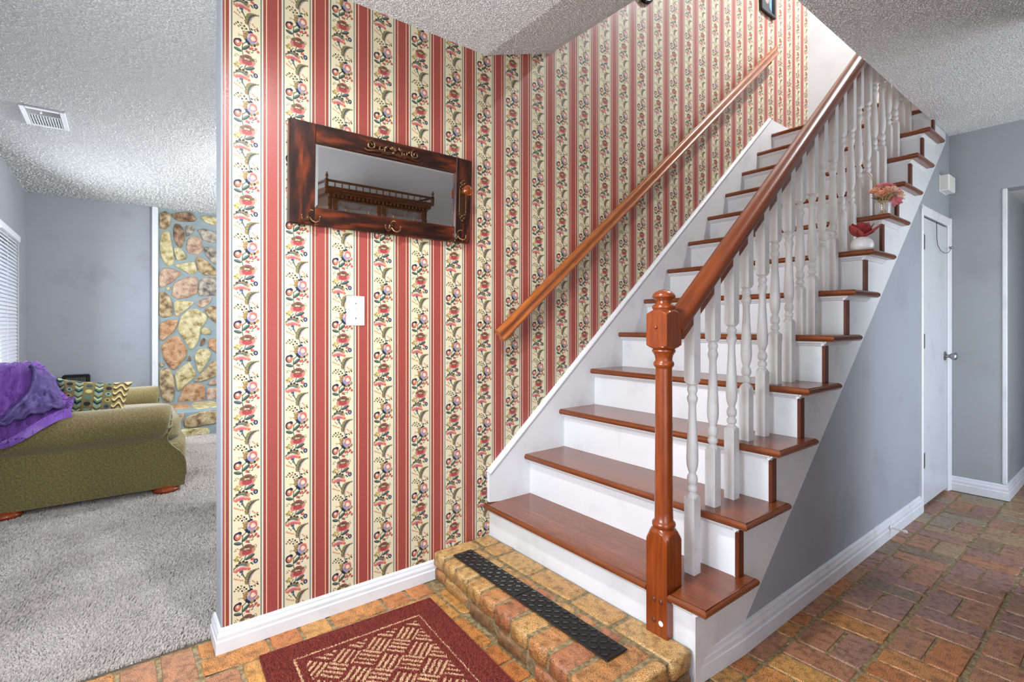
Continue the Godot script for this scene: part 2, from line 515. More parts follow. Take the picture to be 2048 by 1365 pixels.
func flowers() -> void:
	var navy := Color(0.10, 0.13, 0.25)
	var teal := Color(0.09, 0.20, 0.24)
	var green := Color(0.17, 0.28, 0.24)
	var dark := Color(0.12, 0.14, 0.13)
	var ochre := Color(0.60, 0.48, 0.27)
	var peach := Color(0.86, 0.60, 0.44)
	var red := Color(0.74, 0.30, 0.28)
	var salmon := Color(0.87, 0.55, 0.48)
	var plum := Color(0.42, 0.24, 0.30)
	var cream := Color(0.96, 0.90, 0.78)
	# stems
	stroke([115, -40, 150, 55, 180, 110, 225, 195, 248, 275], 5, green)
	stroke([225, 200, 240, 240, 250, 300, 235, 360], 4, green)
	stroke([180, 440, 140, 470, 130, 560, 150, 640, 190, 700], 5, green)
	stroke([185, 740, 165, 800, 145, 850, 130, 900], 5, green)
	stroke([120, 925, 130, 985, 150, 1020], 5, green)
	# plume
	for k in 20:
		var t := k / 19.0
		var p := Vector2(362, 16).lerp(Vector2(205, 180), t) + Vector2(-50, -46) * sin(t * PI * 0.95) * (1.0 - 0.25 * t)
		var tip := smoothstep(0.0, 0.45, t)
		if k % 2 == 0:
			blot(p.x - 26 * tip - 3, p.y - 14 * tip - 4, 9, 9, 0.0, [Color(0.55, 0.50, 0.32), Color(0.40, 0.40, 0.28)][k / 2 % 2])
		blot(p.x - 8 * tip, p.y - 4, 5 + 15 * tip, 5 + 11 * tip, 0.6, [Color(0.62, 0.54, 0.34), Color(0.47, 0.45, 0.30), Color(0.55, 0.50, 0.33)][k % 3])
		blot(p.x + 4 + 6 * tip, p.y + 5, 4 + 9 * tip, 5 + 6 * tip, 0.6, [Color(0.20, 0.29, 0.29), Color(0.30, 0.33, 0.28)][k % 2])
		if k % 2 == 1 and k > 5:
			blot(p.x + 26 + 6 * t, p.y + 16, 15, 7, -0.5, [Color(0.80, 0.55, 0.50), Color(0.58, 0.58, 0.70), Color(0.45, 0.52, 0.58), Color(0.84, 0.60, 0.50)][k / 2 % 4])
	blot(195, 175, 17, 12, 0.4, ochre)
	# berries and little leaves
	for b in [[30, 72], [52, 84], [80, 95], [110, 112], [138, 118]]:
		blot(b[0], b[1], 13, 9, 0.7, peach)
	for b in [[70, 30], [96, 55], [125, 40], [150, 62], [168, 88]]:
		blot(b[0], b[1], 14, 5, 1.0, green)
	for b in [[75, 195, 0], [122, 192, 1], [162, 220, 0], [190, 250, 0], [132, 262, 0], [28, 238, 1], [82, 245, 1], [50, 215, 1], [150, 300, 1], [105, 225, 1]]:
		blot(b[0], b[1], 13, 10, 0.6, dark if b[2] == 0 else Color(0.52, 0.46, 0.28))
	stroke([120, 215, 170, 260, 165, 290], 2.5, Color(0.5, 0.45, 0.3))
	for b in [[305, 188, peach], [312, 240, ochre], [350, 225, dark], [345, 195, peach], [280, 165, salmon], [262, 235, dark]]:
		blot(b[0], b[1], 15, 9, 0.8, b[2])
	stroke([250, 235, 300, 230, 345, 200], 2.5, dark)
	for b in [[90, 370], [108, 358], [85, 352], [128, 362]]:
		blot(b[0], b[1], 11, 4, -0.5, ochre)
	# the big rose
	for k in 9:
		var t := 1.2 + k * 0.42
		blot(268 + cos(t) * 78, 365 + sin(t) * 72, 30, 24, t, navy.lerp(teal, 0.5 + 0.5 * sin(k * 2.0)))
	for b in [[200, 305], [172, 335], [165, 370], [330, 420], [345, 405], [270, 445]]:
		blot(b[0], b[1], 26, 17, 0.5, ochre.lerp(Color(0.8, 0.62, 0.4), 0.3))
	blot(275, 360, 66, 62, 0, Color(0.80, 0.74, 0.78))
	blot(262, 388, 46, 30, 0.3, Color(0.55, 0.57, 0.72))
	for b in [[290, 318, 46, 24, 0.1], [318, 350, 22, 36, 0.1], [258, 338, 22, 30, 0.4], [285, 382, 34, 18, -0.3]]:
		blot(b[0], b[1], b[2], b[3], b[4], salmon)
	for b in [[285, 345, 22, 12, 0.4], [300, 372, 20, 9, -0.4], [270, 362, 14, 20, 0.1]]:
		blot(b[0], b[1], b[2], b[3], b[4], cream)
	stroke([250, 320, 285, 305, 325, 330, 335, 370, 300, 400], 4, red)
	# the small rose
	blot(66, 470, 46, 48, 0, navy)
	blot(98, 428, 26, 18, 0.3, navy)
	blot(72, 474, 34, 34, 0, salmon)
	blot(60, 490, 30, 16, 0.8, Color(0.84, 0.45, 0.32))
	blot(105, 478, 32, 15, -0.8, Color(0.86, 0.50, 0.36))
	blot(70, 462, 14, 16, 0, cream)
	leaf(185, 510, 58, 20, -0.65, green)
	leaf(72, 565, 48, 20, 0.25, Color(0.22, 0.30, 0.28))
	for b in [[198, 560], [245, 510], [326, 490], [357, 525], [270, 500]]:
		blot(b[0], b[1], 19, 17, 0, red.lerp(salmon, 0.25))
	for b in [[228, 560, -0.6], [272, 555, -0.4], [285, 525, -0.7], [310, 510, -0.6], [225, 580, 0.1]]:
		blot(b[0], b[1], 17, 5, b[2], dark)
	# the peony
	for b in [[150, 670], [200, 705], [140, 710], [265, 690], [245, 720]]:
		blot(b[0], b[1], 48, 38, 0, Color(0.82, 0.50, 0.45, 0.9))
	for b in [[170, 705, 36, 30], [235, 705, 30, 30], [200, 725, 26, 20], [210, 628, 50, 22]]:
		blot(b[0], b[1], b[2], b[3], 0, Color(0.70, 0.26, 0.27))
	for b in [[150, 655, 44, 22], [250, 655, 44, 22], [200, 640, 40, 22]]:
		blot(b[0], b[1], b[2], b[3], 0, Color(0.45, 0.38, 0.26))
	blot(198, 668, 32, 22, 0, Color(0.80, 0.74, 0.50))
	blot(205, 640, 30, 14, 0, plum)
	stroke([160, 690, 200, 680, 240, 690], 6, plum)
	for b in [[40, 640], [62, 632], [50, 660], [80, 645], [30, 662], [300, 640], [322, 632], [312, 658], [335, 650], [330, 668]]:
		blot(b[0], b[1], 9, 5, 0.5, Color(0.48, 0.42, 0.30))
	leaf(240, 785, 62, 21, -0.35, Color(0.18, 0.28, 0.28))
	for b in [[50, 765], [42, 795], [105, 760], [68, 745], [75, 785]]:
		blot(b[0], b[1], 18, 12, 0.4, Color(0.76, 0.66, 0.36))
	for b in [[80, 805, 0.6], [105, 812, -0.9], [125, 790, -0.7], [30, 775, 0.2]]:
		blot(b[0], b[1], 19, 5, b[2], Color(0.27, 0.29, 0.33))
	# the fan flower
	for b in [[62, 868], [100, 842], [148, 836], [192, 855]]:
		blot(b[0], b[1], 19, 21, 0, Color(0.23, 0.22, 0.18))
		blot(b[0] + 4, b[1] + 14, 20, 10, 0, ochre)
	blot(28, 898, 20, 14, -0.6, ochre)
	for k in 12:
		var t := k / 11.0
		blot(40 + 165 * t, 905 - 34 * sin(t * PI), 20, 14, 0, Color(0.35, 0.43, 0.42))
		blot(40 + 165 * t, 915 - 32 * sin(t * PI), 18, 10, 0, cream)
	for k in 10:
		var t := k / 9.0
		blot(32 + 195 * t, 930 - 20 * sin(t * PI) + (k % 2) * 20, 20, 17, 0, Color(0.83, 0.45, 0.36))
		blot(40 + 180 * t, 924 - 20 * sin(t * PI), 16, 9, 0, Color(0.90, 0.68, 0.60))
	blot(125, 930, 44, 18, 0, Color(0.79, 0.40, 0.42))
	blot(214, 898, 22, 13, -0.5, Color(0.86, 0.52, 0.38))
	blot(122, 962, 24, 14, 0, Color(0.25, 0.36, 0.45))
	# red and blue buds
	blot(275, 822, 26, 18, 0.3, red)
	blot(282, 818, 12, 8, 0.3, salmon)
	blot(322, 862, 28, 29, 0, navy)
	blot(322, 862, 12, 16, 0, Color(0.62, 0.64, 0.76))
	leaf(268, 882, 24, 8, 0.7, green)
	stroke([285, 860, 250, 868, 225, 875], 2.5, green)

func wallpaper() -> StandardMaterial3D:
	sheet = Image.create(TW, TH, false, Image.FORMAT_RGB8)
	gloss = Image.create(TW, TH, false, Image.FORMAT_RGB8)
	var half := TW / 2
	var k := half / 172.0          # pixels per millimetre
	var dm := noise(61, 0.03, FastNoiseLite.TYPE_SIMPLEX_SMOOTH, 3)
	var cream := Color(0.835, 0.79, 0.655)
	var red := Color(0.585, 0.255, 0.23)
	var narrow := Color(0.54, 0.24, 0.195)
	var line := Color(0.93, 0.78, 0.62)
	for c in 2:
		var x: int = c * half
		sheet.fill_rect(Rect2i(x, 0, half, TH), cream)
		for e in [[0.0, 1.2, Color(0.32, 0.34, 0.35)], [1.2, 3.2, Color(0.47, 0.50, 0.50)], [3.2, 4.6, Color(0.30, 0.32, 0.33)], [95.0, 96.3, Color(0.30, 0.32, 0.33)], [96.3, 98.2, Color(0.47, 0.50, 0.50)], [98.2, 99.4, Color(0.32, 0.34, 0.35)], [99.4, 104.0, Color(0.86, 0.82, 0.72)], [104.0, 113.8, narrow], [113.8, 116.6, line], [116.6, 153.0, red], [153.0, 155.8, line], [155.8, 166.6, narrow], [166.6, 172.0, Color(0.86, 0.82, 0.72)]]:
			sheet.fill_rect(Rect2i(x + roundi(e[0] * k), 0, roundi(e[1] * k) - roundi(e[0] * k), TH), e[2])
	for y in TH:
		for x in TW:
			var mm: float = fmod(x / k, 172.0)
			var r := 0.5
			if mm > 104.0 and mm < 166.6:
				var v := dm.get_noise_2d(absf(mm - 135.0) * 5.0, y * 1.5) + 0.35 * dm.get_noise_2d(absf(mm - 135.0) * 14.0 + 500, y * 4.0)
				r = 0.36 if v > 0.02 else 0.46
				if v > 0.02:
					sheet.set_pixel(x, y, sheet.get_pixel(x, y).lightened(0.035))
			gloss.set_pixel(x, y, Color(r, r, r))
	col_x = 5.0 * k
	col_y = 0.0
	flowers()
	col_x = (172.0 + 5.0) * k
	col_y = 0.128 / 0.25 * TH
	flowers()
	var m := mat(Color.WHITE, 1.0)
	m.albedo_texture = ImageTexture.create_from_image(sheet)
	m.roughness_texture = ImageTexture.create_from_image(gloss)
	return m

# ---------------------------------------------------------------- light
func area(called: String, at: Vector3, to: Vector3, size: Vector2, energy: float, c: Color) -> void:
	var l := AreaLight3D.new()
	l.name = called
	l.area_size = size
	l.light_energy = energy
	l.light_color = c
	l.area_range = 14.0
	l.shadow_enabled = true
	l.area_normalize_energy = true
	add_child(l, true)
	l.transform = Transform3D(Basis(), at).looking_at(to, Vector3.UP if absf((to - at).normalized().y) < 0.9 else Vector3.RIGHT)

func lamp(label: String, at: Vector3, energy: float, c: Color, all_round := false) -> void:
	# flush ceiling fixture: pan, glass bowl and finial, with its light just under the bowl
	var t := thing("ceiling_light", label, "ceiling light", at)
	var s := st()
	lathe(s, prof([0.0, 0.0, 0.13, 0.0, 0.13, -0.012, 0.10, -0.022, 0.0, -0.022]), 28)
	obj("pan", s, M.brass, t)
	s = st()
	lathe(s, prof([0.105, -0.022, 0.112, -0.03, 0.10, -0.055, 0.07, -0.073, 0.03, -0.082, 0.0, -0.083]), 28)
	obj("glass_bowl", s, M.glow, t)
	s = st()
	ball(s, Vector3(0, -0.088, 0), Vector3(0.008, 0.01, 0.008), 8)
	obj("finial", s, M.brass, t)
	if all_round:
		var o := OmniLight3D.new()
		o.name = "ceiling_light_bulb"
		o.light_energy = energy
		o.light_color = c
		o.light_size = 0.06
		o.omni_range = 14.0
		o.omni_attenuation = 2.0
		o.shadow_enabled = true
		add_child(o, true)
		o.position = at + Vector3(0, -0.2, 0)
		return
	var l := SpotLight3D.new()
	l.name = "ceiling_light_bulb"
	l.light_energy = energy
	l.light_color = c
	l.light_size = 0.05
	l.spot_range = 14.0
	l.spot_angle = 89.0
	l.spot_angle_attenuation = 1.0
	l.spot_attenuation = 2.0
	l.shadow_enabled = true
	add_child(l, true)
	l.transform = Transform3D(Basis(Vector3.RIGHT, -PI / 2), at + Vector3(0, -0.12, 0))

# ---------------------------------------------------------------- room shell
func struct(called: String, s: SurfaceTool, m: Material, label: String, category: String) -> MeshInstance3D:
	var o := obj(called, s, m)
	tag(o, label, category, "", "structure")
	return o

const BASE := [0.0, 0.0, 0.018, 0.0, 0.018, 0.044, 0.014, 0.049, 0.014, 0.062, 0.0095, 0.074, 0.009, 0.080, 0.005, 0.086, 0.0, 0.088]

func baseboard(called: String, a: Vector3, b: Vector3, n: Vector3, label: String, tall := 1.0) -> MeshInstance3D:
	var s := st()
	var p := v2(BASE)
	for i in p.size():
		p[i].y *= tall
	prism(s, p, a, n, Vector3.UP, b - a)
	return struct(called, s, M.trim, label, "baseboard")

func mitred(called: String, tall: float, path: Callable, label: String) -> MeshInstance3D:
	var rings := [[], [], []]
	for q in BASE.size() / 2:
		var p: Array = path.call(BASE[q * 2], BASE[q * 2 + 1] * tall)
		for k in 3:
			rings[k].append(p[k])
	var s := st()
	loft(s, rings, false)
	return struct(called, s, M.trim, label, "baseboard")

func popcorn(ce: Node) -> void:
	# the sprayed grains that stand out of the ceiling
	var s := st()
	ball(s, Vector3.ZERO, Vector3.ONE, 6)
	s.generate_normals()
	var mm := MultiMesh.new()
	mm.transform_format = MultiMesh.TRANSFORM_3D
	mm.mesh = s.commit()
	var at := []
	for e in [[1.5, 1.093, 4.24, 1.75, 0.0095], [0.3, -0.015, 1.12, 0.75, 0.0085], [1.12, -0.015, 1.5, 0.75, 0.0085], [-1.0, -1.6, 0.2, -0.135, 0.0105], [-1.0, -3.0, 0.3, -1.6, 0.013], [-1.0, -4.86, 0.65, -3.0, 0.018]]:
		var x: float = e[0]
		while x < e[2]:
			var z: float = e[1]
			while z < e[3]:
				if rng.randf() < 0.72:
					var p := Vector3(x + rng.randf_range(-0.5, 0.5) * e[4], CEIL, z + rng.randf_range(-0.5, 0.5) * e[4])
					if e[0] > 1.1 and e[0] < 1.2:
						p.y += (p.x - 1.12) * 0.135 / 0.38
					p.x = clampf(p.x, e[0] + 0.002, e[2] - 0.002)
					p.z = clampf(p.z, e[1] + 0.002, e[3] - 0.002)
					var r: float = e[4] * rng.randf_range(0.22, 0.5)
					at.append(Transform3D(Basis(Vector3.UP, rng.randf() * TAU).scaled(Vector3(r, r * rng.randf_range(0.4, 0.8), r * rng.randf_range(0.6, 1.0))), p))
				z += e[4]
			x += e[4]
	mm.instance_count = at.size()
	for i in at.size():
		mm.set_instance_transform(i, at[i])
	var o := MultiMeshInstance3D.new()
	o.name = "sprayed_grains"
	o.multimesh = mm
	o.material_override = M.grain
	o.set_meta("kind", "stuff")
	ce.add_child(o, true)

func shell() -> void:
	# papered wall
	var s := st()
	bb(s, Vector3(0, 0, -0.13), Vector3(4.90, 5.2, ZW), 0.004)
	var w := struct("wall_stair", s, M.paint, "long wall beside the stairs covered in rose striped floral wallpaper", "wall")
	s = st()
	var u0 := (0.005 - 0.030) / 0.344
	var u1 := (4.755 - 0.030) / 0.344
	for q in [[0.005, 0.02, 4.755, 5.19]]:
		var c := [Vector3(q[0], q[1], ZW + 0.0006), Vector3(q[2], q[1], ZW + 0.0006), Vector3(q[2], q[3], ZW + 0.0006), Vector3(q[0], q[3], ZW + 0.0006)]
		var uv := [Vector2(u0, (0.757 - q[1]) / 0.25), Vector2(u1, (0.757 - q[1]) / 0.25), Vector2(u1, (0.757 - q[3]) / 0.25), Vector2(u0, (0.757 - q[3]) / 0.25)]
		for i in [0, 2, 1, 0, 3, 2]:
			s.set_uv(uv[i])
			s.add_vertex(c[i])
	obj("wallpaper", s, M.wallpaper, w)
	# living room
	s = st()
	for q in [[-4.99, 0.0, 2.77, 0.75], [-4.99, 1.90, 2.77, 2.6], [-4.99, 0.75, -4.22, 1.90], [-2.9, 0.75, 0.35, 1.90], [1.55, 0.75, 2.77, 1.90]]:
		bb(s, Vector3(-1.14, q[1], q[0]), Vector3(-1.0, q[3], q[2]), 0.0)
	struct("wall_left", s, M.paint, "blue grey outer wall holding the window with white blinds", "wall")
	s = st()
	bb(s, Vector3(-1.14, 0, -4.99), Vector3(3.7, 2.6, -4.87), 0.0)
	struct("wall_back", s, M.paint, "plain blue grey wall at the far end of the carpeted room", "wall")
	s = st()
	for q in [[-4.99, 0.0, -0.13, 0.85], [-4.99, 2.05, -0.13, 2.6], [-4.99, 0.85, -3.5, 2.05], [-1.3, 0.85, -0.13, 2.05]]:
		bb(s, Vector3(3.58, q[1], q[0]), Vector3(3.7, q[3], q[2]), 0.0)
	struct("wall_living_side", s, M.paint, "blue grey side wall of the carpeted room behind the papered wall", "wall")
	# behind the camera, with a patio door opening
	s = st()
	for q in [[-1.14, 0.0, -0.75, 2.6], [-0.75, 2.05, 0.45, 2.6], [-0.75, 0.0, 0.45, 0.3], [0.45, 0.0, 2.7, 2.6], [2.7, 2.05, 4.1, 2.6], [4.1, 0.0, 7.1, 2.6]]:
		bb(s, Vector3(q[0], q[1], 2.65), Vector3(q[2], q[3], 2.77), 0.0)
	struct("wall_front", s, M.front, "pale grey wall across the foyer reflected in the mirror", "wall")
	s = st()
	bb(s, Vector3(2.70, 0, 1.70), Vector3(2.82, CEIL, 2.65), 0.004)  # unseen wall added to block patio daylight from the near stair wall
	struct("wall_partition", s, M.paint2, "short grey wall return between foyer and hall, behind the camera's right", "wall")
	# hall end
	s = st()
	bb(s, Vector3(4.245, 0, 0.95), Vector3(7.1, 2.44, 1.375), 0.0)
	bb(s, Vector3(4.245, 2.02, 1.375), Vector3(4.37, 2.44, 2.65), 0.0)
	struct("wall_hall", s, M.paint2, "pale grey hall wall with an outer corner beside the closet door", "wall")
	s = st()
	bb(s, Vector3(4.37, 2.02, 1.375), Vector3(7.1, 2.14, 2.65), 0.0)
	struct("ceiling_corridor", s, M.ceil, "low textured ceiling of the corridor at the far right", "ceiling")
	s = st()
	bb(s, Vector3(7.0, 0, 1.375), Vector3(7.1, 2.14, 2.65), 0.0)
	struct("wall_corridor_end", s, M.paint2, "grey wall closing the corridor at the far right", "wall")
	# wall under the stairs: a sloping grey panel with the closet doorway left open
	s = st()
	var low := 3.60
	var lx := func(y): return 1.33 + (y - 0.10) / (RISE / RUN)
	prism(s, v2([1.20, 0.0, low, 0.0, low, 1.81, low, 1.90, lx.call(1.90), 1.90, 1.25, 0.03]), Vector3(0, 0, 1.01), Vector3.RIGHT, Vector3.UP, Vector3(0, 0, 0.08))
	prism(s, v2([low, 1.81, 4.245, 1.81, 4.245, 2.44, lx.call(2.44), 2.44, lx.call(1.90), 1.90, low, 1.90]), Vector3(0, 0, 1.01), Vector3.RIGHT, Vector3.UP, Vector3(0, 0, 0.08))
	struct("wall_understair", s, M.paint, "blue grey triangular wall under the staircase", "wall")
	# closet behind the door: plain back and floor
	s = st()
	bb(s, Vector3(3.3, 0, 0.2), Vector3(4.4, 2.0, 0.26), 0.0)
	struct("wall_closet", s, M.paint, "grey back wall inside the closet under the stairs", "wall")
	# ceilings
	s = st()
	bb(s, Vector3(-1.14, CEIL, -4.99), Vector3(3.7, 2.6, -0.13), 0.0)
	bb(s, Vector3(-1.14, CEIL, -0.13), Vector3(0.0, 2.73, 1.09), 0.0)
	bb(s, Vector3(0.0, CEIL, ZW), Vector3(1.12, 2.73, 1.09), 0.0)
	bb(s, Vector3(-1.14, CEIL, 1.09), Vector3(4.90, 2.73, 2.77), 0.0)
	prism(s, v2([1.12, CEIL, 1.50, 2.575, 1.535, 2.583, 1.55, 2.60, 1.55, 2.73, 1.12, 2.73]), Vector3(0, 0, ZW), Vector3.RIGHT, Vector3.UP, Vector3(0, 0, 1.11), 25.0)
	var ce := struct("ceiling", s, M.ceil, "white sprayed popcorn ceiling, open above the staircase", "ceiling")
	popcorn(ce)
	# upstairs
	s = st()
	bb(s, Vector3(4.755, 2.44, ZW), Vector3(4.90, 5.2, 2.77), 0.0)
	struct("wall_landing", s, M.upper, "plain white wall at the top of the stairs", "wall")
	s = st()
	bb(s, Vector3(1.43, 2.60, ZW), Vector3(1.55, 5.2, 2.77), 0.0)
	bb(s, Vector3(1.43, 2.73, 2.65), Vector3(4.90, 5.2, 2.77), 0.0)
	struct("wall_upstairs", s, M.upper, "white walls round the upper hall", "wall")
	s = st()
	bb(s, Vector3(1.43, 5.2, -0.13), Vector3(4.90, 5.3, 2.77), 0.0)
	struct("ceiling_upstairs", s, M.ceil, "white ceiling of the upper hall", "ceiling")
	s = st()
	bb(s, Vector3(4.06, 2.44, ZW), Vector3(4.755, 2.72, 1.09), 0.0)
	struct("floor_landing", s, M.cherry_z, "wooden landing floor at the head of the stairs", "floor")
	# baseboards
	var b := mitred("baseboard_foyer", 0.93, func(d, h): return [Vector3(-d, h, -0.145), Vector3(-d, h, ZW + d), Vector3(0.85, h, ZW + d)], "white moulded baseboard under the striped wallpaper")
	b = baseboard("baseboard_stair", Vector3(1.42, 0, 1.09), Vector3(3.545, 0, 1.09), Vector3(0, 0, 1), "white moulded baseboard under the staircase wall", 1.12)
	s = st()
	var ra := []
	var rb := []
	for q in BASE.size() / 2:
		ra.append(Vector3(1.17, BASE[q * 2 + 1] * 1.12, 1.09 + BASE[q * 2] * 0.17))
		rb.append(Vector3(1.42, BASE[q * 2 + 1] * 1.12, 1.09 + BASE[q * 2]))
	loft(s, [ra, rb], false)
	obj("tapered_end", s, M.trim, b)
	mitred("baseboard_hall", 1.12, func(d, h): return [Vector3(4.245 - d, h, 1.10), Vector3(4.245 - d, h, 1.375 + d), Vector3(6.95, h, 1.375 + d)], "white moulded baseboard round the hall corner")
	# corner bead at the hall corner stands a little proud and pale
	s = st()
	bb(s, Vector3(4.238, 0.1, 1.357), Vector3(4.262, 2.02, 1.381), 0.004)
	struct("trim_1", s, M.trim, "pale corner bead on the hall corner", "trim")
	s = st()
	bb(s, Vector3(0.006, 0.0, -4.868), Vector3(0.062, CEIL, -4.825), 0.004)
	struct("trim_2", s, M.trim, "white upright board between grey wall and stone wall", "trim")

func window_living() -> void:
	var w := thing("window_1", "bright window behind white blinds in the blue grey wall", "window", Vector3(-1.0, 0, 0), "", "structure")
	var s := st()
	for q in [[-4.22, 0.75, -4.16, 1.90], [-2.96, 0.75, -2.9, 1.90], [-4.16, 0.75, -2.96, 0.80], [-4.16, 1.85, -2.96, 1.90], [-4.16, 1.31, -2.96, 1.35]]:
		bb(s, Vector3(-0.13, q[1], q[0]), Vector3(-0.08, q[3], q[2]), 0.004)
	obj("window_frame", s, M.trim, w)
	s = st()
	bb(s, Vector3(-0.14, 0.735, -4.26), Vector3(0.03, 0.75, -2.86), 0.004)
	obj("sill", s, M.trim, w)
	s = st()
	bb(s, Vector3(-0.112, 0.80, -4.16), Vector3(-0.108, 1.85, -2.96), 0.0)
	obj("pane", s, M.pane, w)
	# blinds
	var t := thing("window_blind", "white horizontal slat blind on the window at the far left", "blind", Vector3(-1.0, 0, 0))
	s = st()
	bb(s, Vector3(-0.02, 1.862, -4.20), Vector3(0.035, 1.915, -2.92), 0.004)
	obj("head_rail", s, M.slat, t)
	var mesh: Mesh = null
	s = st()
	cb(s, Vector3.ZERO, Vector3(0.044, 0.0022, 1.26), 0.0008, Transform3D(Basis(Vector3(0, 0, 1), deg_to_rad(-63)), Vector3.ZERO))
	s.generate_normals()
	mesh = s.commit()
	for i in 36:
		var o := inst("slat", mesh, M.slat, t)
		o.position = Vector3(0.008, 0.79 + i * 0.0305, -3.56)
	s = st()
	for z in [-4.1, -3.56, -3.02]:
		bb(s, Vector3(0.032, 0.77, z - 0.0015), Vector3(0.0345, 1.87, z + 0.0015), 0.0)
	obj("ladder_cord", s, M.slat, t)
	s = st()
	bb(s, Vector3(-0.01, 0.762, -4.19), Vector3(0.03, 0.782, -2.93), 0.004)
	obj("bottom_rail", s, M.slat, t)
	# unseen windows added for fill light, then the patio door
	w = thing("window_2", "glazed opening beside the front door", "window", Vector3(-1.0, 0, 0), "", "structure")
	s = st()
	for q in [[0.35, 0.75, 0.41, 1.90], [1.49, 0.75, 1.55, 1.90], [0.41, 0.75, 1.49, 0.81], [0.41, 1.84, 1.49, 1.90], [0.93, 0.81, 0.97, 1.84]]:
		bb(s, Vector3(-0.13, q[1], q[0]), Vector3(-0.06, q[3], q[2]), 0.004)
	obj("window_frame", s, M.trim, w)
	s = st()
	bb(s, Vector3(-0.10, 0.81, 0.41), Vector3(-0.096, 1.84, 1.49), 0.0)
	obj("pane", s, M.pane, w)
	w = thing("window_3", "wide window of the carpeted room behind the papered wall", "window", Vector3(3.58, 0, 0), "", "structure")  # unseen window added to light the living room more evenly
	s = st()
	for q in [[-3.5, 0.85, -3.44, 2.05], [-1.36, 0.85, -1.3, 2.05], [-3.44, 0.85, -1.36, 0.91], [-3.44, 1.99, -1.36, 2.05], [-2.43, 0.91, -2.37, 1.99]]:
		bb(s, Vector3(0.05, q[1], q[0]), Vector3(0.10, q[3], q[2]), 0.004)
	obj("window_frame", s, M.trim, w)
	s = st()
	bb(s, Vector3(0.07, 0.91, -3.44), Vector3(0.074, 1.99, -1.36), 0.0)
	obj("pane", s, M.pane, w)
	w = thing("window_4", "tall front window behind the camera", "window", Vector3(0, 0, 2.65), "", "structure")  # unseen window added as foyer fill from behind the camera
	s = st()
	for q in [[-0.75, 0.3, -0.69, 2.05], [0.39, 0.3, 0.45, 2.05], [-0.69, 0.3, 0.39, 0.36], [-0.69, 1.99, 0.39, 2.05], [-0.17, 0.36, -0.13, 1.99]]:
		bb(s, Vector3(q[0], q[1], 0.03), Vector3(q[2], q[3], 0.09), 0.004)
	obj("window_frame", s, M.trim, w)
	s = st()
	bb(s, Vector3(-0.69, 0.36, 0.055), Vector3(0.39, 1.99, 0.06), 0.0)
	obj("pane", s, M.pane, w)
	w = thing("door_2", "glazed patio door in the front wall", "door", Vector3(0, 0, 2.65), "", "structure")
	s = st()
	for q in [[2.7, 0.0, 2.78, 2.05], [4.02, 0.0, 4.1, 2.05], [2.78, 1.97, 4.02, 2.05], [2.78, 0.0, 4.02, 0.10], [3.37, 0.1, 3.43, 1.97]]:
		bb(s, Vector3(q[0], q[1], 0.03), Vector3(q[2], q[3], 0.09), 0.004)
	obj("door_frame", s, M.trim, w)
	s = st()
	bb(s, Vector3(2.78, 0.10, 0.055), Vector3(4.02, 1.97, 0.06), 0.0)
	obj("pane", s, M.pane, w)

# ---------------------------------------------------------------- bricks
func outline(lx: float, lz: float, cr: float, jag: float) -> PackedVector2Array:
	var p := PackedVector2Array()
	for c in [[1, 1], [-1, 1], [-1, -1], [1, -1]]:
		var r := cr * rng.randf_range(0.5, 1.6)
		var a0: float = {[1, 1]: 0.0, [-1, 1]: PI / 2, [-1, -1]: PI, [1, -1]: 1.5 * PI}[c]
		for k in 3:
			var t := a0 + k * PI / 4
			p.append(Vector2(c[0] * (lx / 2 - r) + r * cos(t), c[1] * (lz / 2 - r) + r * sin(t)) + Vector2(rng.randf_range(-jag, jag), rng.randf_range(-jag, jag)))
	return p

func slab_mesh(p: PackedVector2Array, h: float, bev: float, uneven := 0.0) -> ArrayMesh:
	var s := st()
	var n := p.size()
	s.set_smooth_group(1)
	var lo := []
	var hi := []
	for v in p:
		lo.append(Vector3(v.x, -h, v.y))
		var q: Vector2 = v - v.normalized() * bev
		hi.append(Vector3(q.x, rng.randf_range(-uneven, uneven), q.y))
	var mid := []
	for v in p:
		mid.append(Vector3(v.x, -bev * 0.8, v.y))
	for i in n:
		var j := (i + 1) % n
		var out: Vector3 = lo[i] + lo[j] + Vector3(0, 2 * h, 0)
		poly(s, [lo[i], lo[j], mid[j], mid[i]], out)
		poly(s, [mid[i], mid[j], hi[j], hi[i]], out + Vector3.UP * 0.1)
	s.set_smooth_group(2)
	for i in n:
		tri(s, hi[i], hi[(i + 1) % n], Vector3(0, 0.0002, 0), Vector3.UP)
	s.generate_normals()
	return s.commit()

